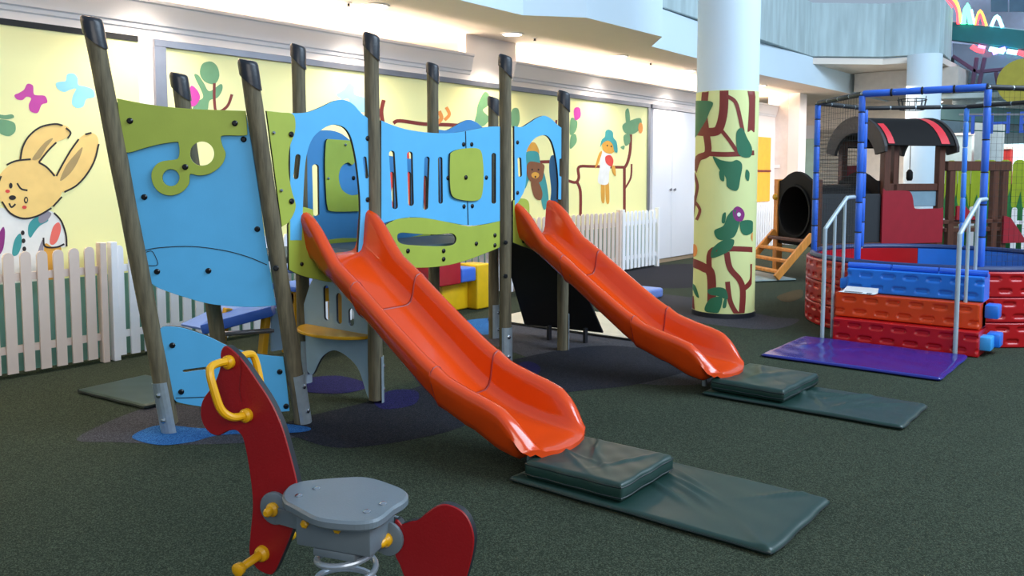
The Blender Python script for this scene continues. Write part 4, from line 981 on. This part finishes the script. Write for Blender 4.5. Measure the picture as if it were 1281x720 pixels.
# tender: low frame with bench behind the cabin
for a in (2.78, 3.55, 3.72): tb('post', a-.05, a+.05, -.04, .04, 0, 1.55, BRWN)
for a in (2.78, 3.72): tb('post', a-.05, a+.05, TW-.04, TW+.04, 0, .8, BRWN)
tb('top_beam', 2.68, 3.8, -.05, .05, 1.50, 1.64, BRWN)
tb('bench', 2.7, 3.75, -.02, .35, .62, .68, BRWN); tb('side_beam', 2.64, 3.75, -.04, .03, .74, .80, BRWN)
RP = Plane(T(0, -.06, 0), TA)
extrude('red_panel', RP, [[(2.84, .80), (2.84, 1.0), (2.98, 1.0), (3.2, .80)]], .03, TRED, train, px=False)
extrude('red_panel', RP, [[(3.68, .45), (3.68, .85), (3.8, .82), (4.12, .45)]], .03, TRED, train, px=False)
cushion('floor_mat', 11.0, 11.75, 4.2, 5.2, .002, .03, mat('grey_vinyl', (120, 138, 140), .5), 'grey-green mat under the foot of the train ladder', rot=ta, seed=15, wr=.004)

# right white fence with the green painted fence board behind it
fence(0.2, 3.05, 14.9, PICK, 'white picket fence in front of the green painted fence board', axis='y', pitch=.145, zt=.95)
gb_ = thing('painted_board', (15.15, 3, 0), 'green board cut like a picket fence behind the train', 'board')
LG = mat('lime_paint', (160, 180, 40), .55, var=.08); DG = mat('grass_paint', (36, 116, 60), .55)
y = .2
make('backing', MB().box(15.14, 15.18, .2, 3.1, 0, 1.3), DG, gb_)
while y < 3.0:
    w = .19; pr_ = [(-w/2+.006, .6), (w/2-.006, .6), (w/2-.006, 1.6), (w*.35, 1.65), (w*.15, 1.675), (-w*.15, 1.675), (-w*.35, 1.65), (-w/2+.006, 1.6)]
    mb = MB(); k = len(pr_); vs = [(x, y+w/2-a, b) for x in (15.10, 15.14) for a, b in pr_]
    mb.add(vs, [tuple(range(k)), tuple(range(k, 2*k))[::-1]]+[(j, (j+1) % k, k+(j+1) % k, k+j) for j in range(k)]); make('plank', mb, LG, gb_); y += w
GPn = Plane((15.095, 3.1, 0), (0, -1, 0)); pts = [(0, .5)]; u = 0
while u < 2.75: pts += [(u+.02, .9), (u+.08, 1.12+.1*random.random()), (u+.11, .95)]; u += .15
pts.append((2.9, .5)); 
extrude('painted_grass', GPn, [pts], .006, DG, gb_, px=False)
# shrub-like painted hill right
extrude('painted_bush', Plane((15.3, 1.9, 0), (0, -1, 0)), [smooth([(0, 1.2, 1), (.05, 1.75), (.3, 1.95), (.7, 2.05), (1.2, 2.0), (1.7, 1.2, 1)])], .03, mat('olive_paint', (90, 124, 50), .6), gb_, px=False)

# ============================================================ FAR HALL
C2 = Vector((16.75, 3.78, 0))
finish(make('column', MB().lathe(C2, (0, 0, 1), [(0, .29), (3.6, .29)], 40), FASC, origin=C2), kind='structure')
finish(make('ceiling_far', MB().box(17.9, 33, 3.45, 5.35, 3.12, 3.49).box(20.3, 33, -10, 3.44, 3.12, 3.49), mat('far_ceiling', (196, 190, 182), .8)), kind='structure')
finish(make('wall_far', MB().box(33, 33.2, -12, 14, 0, 7), mat('far_wall', (160, 182, 190), .8)), kind='structure')
finish(make('wall_corridor', MB().box(20.5, 20.6, 4.6, 12, 0, 3.11), mat('corridor_wall', (238, 226, 214), .7)), kind='structure')
t = thing('shopfront', (20.4, 8.2, 0), 'pale green glass shopfront beyond the ball pit', 'shopfront')
make('glass_pane', MB().box(20.42, 20.46, onX(1022, 200, 20.4).y, onX(998, 200, 20.4).y, .3, 2.3), mat('pale_green_glass', (196, 224, 206), .15), t)
make('header', MB().box(20.40, 20.49, onX(1024, 200, 20.4).y, onX(996, 200, 20.4).y, 2.3, 2.62), WHITE2, t)
t = thing('roller_shutter', (20.4, 6.8, 0), 'grey-beige ribbed roller shutter seen through the netting', 'shutter')
mb = MB()
for i in range(28): mb.box(20.38, 20.42, onX(1073, 200, 20.4).y, onX(1026, 200, 20.4).y, .005+i*.09, .08+i*.09)
finish(make('slats', mb, mat('shutter_beige', (176, 168, 156), .5), t), kind='stuff')
for x, y in ((18.6, 4.9), (21.5, 4.6), (22, 2.6), (24, 1.5), (26, .6), (24.5, 3.0), (28, 1.6), (23, -.2), (20, 4.0)):
    z_ = 3.12
    tt = thing('ceiling_light', (x, y, z_-.0), 'small round ceiling downlight of the far hall', 'ceiling light', 'downlights of the far hall')
    make('lens', MB().lathe((x, y, z_), (0, 0, -1), [(0, .16), (.015, .15), (.018, .03)], 18), LENS, tt)
area('far_hall_light', (25, 1, 3.1), (0, 0, 0), 9, 9, 520, (1, .93, .85))
area('corridor_fill', (17.2, 4.6, 3.05), (0, 0, 0), 3, 1.2, 75, (1, .9, .8))  # unseen fill added to brighten the corridor, not a fitting
# teal steel gallery with glass and neon
TEALM = mat('teal_steel', (38, 112, 116), .45); GL = mat('smoked_teal_glass', (120, 160, 170), .08, alpha=.45, spec=.6)
gal = thing('gallery', (17.5, 2, 0), 'teal steel and glass gallery above the far hall', 'gallery')
GX = 18.6
def gp_(x, y): return onX(x, y, GX)
def gbeam(nm, x0, y0, x1, y1, w, h, m): return make(nm, MB().beam(gp_(x0, y0), gp_(x1, y1), w, h), m, gal, bevel=.01, seg=1)
gbeam('beam', 1180, 38, 1330, 57, .2, .34, TEALM); gbeam('handrail', 1182, 28, 1330, 45, .1, .06, mat('pale_steel', (190, 210, 214), .3, .5))
gbeam('post', 1185, 50, 1184, 120, .14, .14, TEALM); gbeam('post', 1192, 72, 1191, 110, .05, .05, EDGE)
gbeam('lower_beam', 1172, 121, 1330, 117, .2, .10, mat('pale_steel2', (170, 190, 194), .4)); gbeam('lower_beam', 1172, 140, 1330, 150, .3, .3, mat('deep_teal', (44, 84, 88), .5))
for a, b, c, d in ((1192, 70, 1222, 90), (1222, 90, 1280, 84), (1222, 72, 1216, 110), (1232, 72, 1224, 110), (1246, 90, 1250, 112)): gbeam('brace', a, b, c, d, .07, .07, mat('plum_steel', (92, 66, 92), .5))
mb = MB(); q = [gp_(1188, 52), gp_(1300, 62), gp_(1300, 140), gp_(1188, 140)]; q2 = [v+Vector((.25, 0, 0)) for v in q]; mb.add(q2+[v+Vector((.03, 0, 0)) for v in q2], [(0,1,2,3),(7,6,5,4),(0,4,5,1),(1,5,6,2),(2,6,7,3),(3,7,4,0)])
make('glass_pane', mb, GL, gal)
mb = MB(); mb.beam(gp_(1190, 160)+Vector((1, 0, 0)), gp_(1330, 165)+Vector((1, 0, 0)), .1, .02); make('deck_edge', mb, TEALM, gal)
NEON = [('red', (255, 60, 70)), ('amber', (255, 150, 60)), ('green', (90, 255, 170)), ('cyan', (140, 240, 255)), ('violet', (150, 120, 255)), ('pink', (255, 110, 190))]
neon = thing('neon_sign', (18.3, 2.4, 4.8), 'coloured neon arches glowing above the teal gallery', 'neon sign')
def nt_(pts, c, r=.022):
    nm, rgb = NEON[c]; make('neon_tube', MB().tube([onX(x, y, GX-.12) for x, y in opensmooth(pts, 4)], r, 6), mat('neon_'+nm, rgb, .4, emit=3.0), neon)
nt_([(1178, -4), (1184, 2), (1190, 10)], 0); nt_([(1182, -6), (1192, 4), (1198, 14), (1199, 30)], 0, .03); nt_([(1186, -6), (1197, 4), (1202, 28)], 1, .03)
nt_([(1203, 30), (1208, 8), (1213, 30)], 2); nt_([(1206, 30), (1210, 5), (1216, 30)], 2, .03); nt_([(1222, 31), (1226, 17), (1231, 31)], 0); nt_([(1220, 31), (1226, 13), (1234, 32)], 1)
nt_([(1240, 33), (1247, 20), (1254, 34)], 3, .03); nt_([(1215, 12), (1219, 30)], 3)
nt_([(1216, 58), (1222, 62), (1231, 64)], 0, .05); nt_([(1224, 58), (1232, 60)], 5, .04); nt_([(1238, 61), (1256, 65)], 3, .05); nt_([(1242, 66), (1258, 61)], 4, .05); nt_([(1260, 64), (1272, 66)], 3, .05); nt_([(1273, 65), (1282, 68)], 0, .05)
finish(make('wall_upper', MB().add([onX(1160, -60, 20.2), onX(1360, -60, 20.2), onX(1360, 112, 20.2), onX(1160, 112, 20.2)], [(0, 1, 2, 3)]), mat('lilac_wall', (196, 206, 232), .6), recalc=False), kind='structure')
t = thing('glazed_balustrade', (19.4, 1.5, 5), 'dark upper-floor glazing at the top right corner', 'glazing')
for a, b in ((1240, 1262), (1263, 1285), (1286, 1320)):
    q = [onX(a, -30, 19.4), onX(b-1, -30, 19.4), onX(b-1, 15, 19.4), onX(a, 15, 19.4)]; mb = MB(); mb.add(q+[v-Vector((.04, 0, 0)) for v in q], [(0,1,2,3),(7,6,5,4),(0,4,5,1),(1,5,6,2),(2,6,7,3),(3,7,4,0)])
    make('pane', mb, mat('slate_glass', (84, 110, 132), .15), t)
t = thing('yellow_disc', onX(1276, 98, 18.2), 'mustard round hoarding behind the padded top rail, right edge', 'hoarding')
make('disc', MB().lathe(onX(1279, 102, 18.2), (1, 0, 0), [(0, .42), (.04, .42)], 32), mat('mustard', (170, 160, 60), .6), t)
# glass sign with blue letters
cu = bpy.data.curves.new('letters', 'FONT'); cu.body = 'THE A'; cu.size = .52; cu.extrude = .01; cu.space_character = 1.25
tmp = bpy.data.objects.new('tmp', cu); COL.objects.link(tmp)
dg = bpy.context.evaluated_depsgraph_get(); me = bpy.data.meshes.new_from_object(tmp.evaluated_get(dg)); bpy.data.objects.remove(tmp)
me.materials.clear(); me.materials.append(mat('letter_blue', (50, 90, 190), .4))
po = onX(1204, 168, 16.6); sg = thing('shop_sign', po, 'blue letters THE A on a glass fascia above the green board', 'sign')
me.transform(Matrix.Rotation(math.radians(-90), 4, 'Z') @ Matrix.Rotation(math.radians(90), 4, 'X'))
o = bpy.data.objects.new('letters', me); COL.objects.link(o); o.parent = sg; ORG[o] = ORG[sg]
make('hanging_rail', MB().beam(onX(1200, 143, 16.6), onX(1330, 143, 16.6), .03, .03), SILV, sg)
# things in the far hall seen over the green board
for nm, x, y, w, h, rgb, lab, cat in (('display_unit', 1180, 175, .7, 1.7, (196, 220, 228), 'pale lit shop display in the far hall behind the train cabin', 'display'), ('red_board', 1240, 192, .45, .35, (200, 50, 50), 'small red board far behind the green fence', 'board')):
    p = onX(x, y, 24); t = thing(nm, (24, p.y, 0), lab, cat)
    make('body', MB().box(23.8, 24.2, p.y-w, p.y+w*.6, 0, p.z+.1), mat(nm+'_paint', rgb, .6), t, bevel=.02, seg=1)
    make('top', MB().box(23.75, 24.25, p.y-w*1.02, p.y+w*.62, p.z+.1, p.z+.16), WHITE, t)
t = thing('lit_window', (27, 0, 0), 'bright pale blue window far behind the shop letters', 'window')
p = onX(1262, 190, 30); make('pane', MB().box(29.95, 30, p.y-1.6, p.y+.6, p.z-.6, p.z+.25), mat('window_glow', (190, 228, 240), .5, emit=.9), t); make('frame', MB().box(29.9, 30.05, p.y-1.7, p.y+.7, p.z-.7, p.z-.6), WHITE, t)
C3 = onX(1232, 300, 22); finish(make('column', MB().lathe((C3.x, C3.y, 0), (0, 0, 1), [(0, .3), (3.12, .3)], 24), mat('far_column', (150, 170, 182), .7)), kind='structure')

# ============================================================ SOFT BLOCKS BEHIND THE STRUCTURE
SB = mat('soft_blue', (66, 112, 214), .35); SBl = mat('soft_light_blue', (120, 150, 226), .4); SY = mat('soft_yellow', (240, 190, 26), .35); SR = mat('soft_red', (178, 26, 42), .4)
def soft(nm, c0, L, w, z0, z1, m, label, rot=0, cat='soft block'):
    c = Vector(c0); R = Matrix.Rotation(rot, 3, 'Z')
    return finish(make(nm, MB().obox(c+Vector((0, 0, (z0+z1)/2)), R@Vector((L/2, 0, 0)), R@Vector((0, w/2, 0)), Vector((0, 0, (z1-z0)/2))), m, origin=c, bevel=.03, seg=3), label, cat)
def softpx(px0, px1, y0, y1, Y0, dep, m, label, z0=None):
    a, b = onY(px0, y0, Y0), onY(px1, y1, Y0); x0_, x1_ = a.x, b.x; zt, zb = a.z, max(.005, b.z) if z0 is None else z0
    c = Vector(((x0_+x1_)/2, Y0+dep/2, zb))
    finish(make('soft_block', MB().box(x0_, x1_, Y0, Y0+dep, zb, zt), m, origin=c, bevel=.02, seg=3), label, 'soft block')
    return x0_, x1_, zb, zt
softpx(553, 592, 357, 388, 6.0, .24, SY, 'yellow soft block under the red cushion behind the bridge', 0.005)
softpx(597, 614, 331, 386, 5.86, .26, SY, 'tall yellow soft block beside the pole behind the bridge', 0.005)
softpx(548, 577.4, 328, 355, 5.86, .36, SR, 'dark red soft block resting on the yellow one')
softpx(577.6, 596, 336, 351, 5.86, .34, SB, 'blue soft block between the red block and tall yellow block')
soft('soft_beam', (6.4, 6.28, 0), 3.6, .2, .57, .63, SBl, 'long pale blue soft beam along the picket fence')
soft('soft_block', (8.0, 5.9, 0), .3, .3, .005, .34, SR, 'red soft block seen just left of the black ramp')
t = thing('play_arch', (4.35, 5.6, 0), 'yellow plastic play arch with a blue top behind the first platform', 'play arch')
make('crossbar', MB().box(4.14, 4.52, 5.5, 5.7, .40, .525), YEL, t, bevel=.02)
for a in (4.14, 4.62): make('leg', MB().box(a, a+.075, 5.5, 5.7, 0, .52), YEL, t, bevel=.01, seg=1)
make('top_board', MB().box(4.08, 4.78, 5.42, 5.78, .527, .57), SB, t, bevel=.012)
soft('soft_wedge', (8.6, 4.9, 0), .5, .3, .005, .12, SBl, 'pale blue soft wedge behind the far slide')
# small blue and yellow toddler seesaw table
t = thing('toddler_table', (3.7, 5.5, 0), 'small blue plastic play table on yellow legs behind the tilted panel', 'play table')
a_, b_ = onY(238, 412, 5.55), onY(345, 378, 5.55)
make('table_slab', MB().beam(onY(262, 405, 5.55), onY(348, 382, 5.2), .5, .075), SB, t, bevel=.012)
make('table_slab', MB().beam(onY(240, 409, 5.75), onY(300, 380, 5.75), .3, .02), SBl, t, bevel=.004)
for x, y, x2, y2, Y_ in ((334, 384, 325, 445, 5.15), (285, 385, 270, 440, 5.6), (352, 384, 372, 440, 5.3)): q_ = onY(x2, y2, Y_); q_.z = .0; make('leg', MB().beam(onY(x, y, Y_), q_, .05, .06, up=(0, 1, 0)), YEL, t, bevel=.006, seg=1)
make('side_board', MB().beam(onY(346, 385, 5.1), onY(346, 438, 5.1), .09, .02, up=(0, 1, 0)), GBLUE, t)
make('cross_bar', MB().tube([onY(270, 418, 5.2), onY(342, 413, 5.1)], .018, 8), SILV, t)
q = onY(302, 401, 5.2); make('bolt', MB().lathe(q, (0, -1, 0), [(0, .02), (.01, .015)], 10), SBl, t)
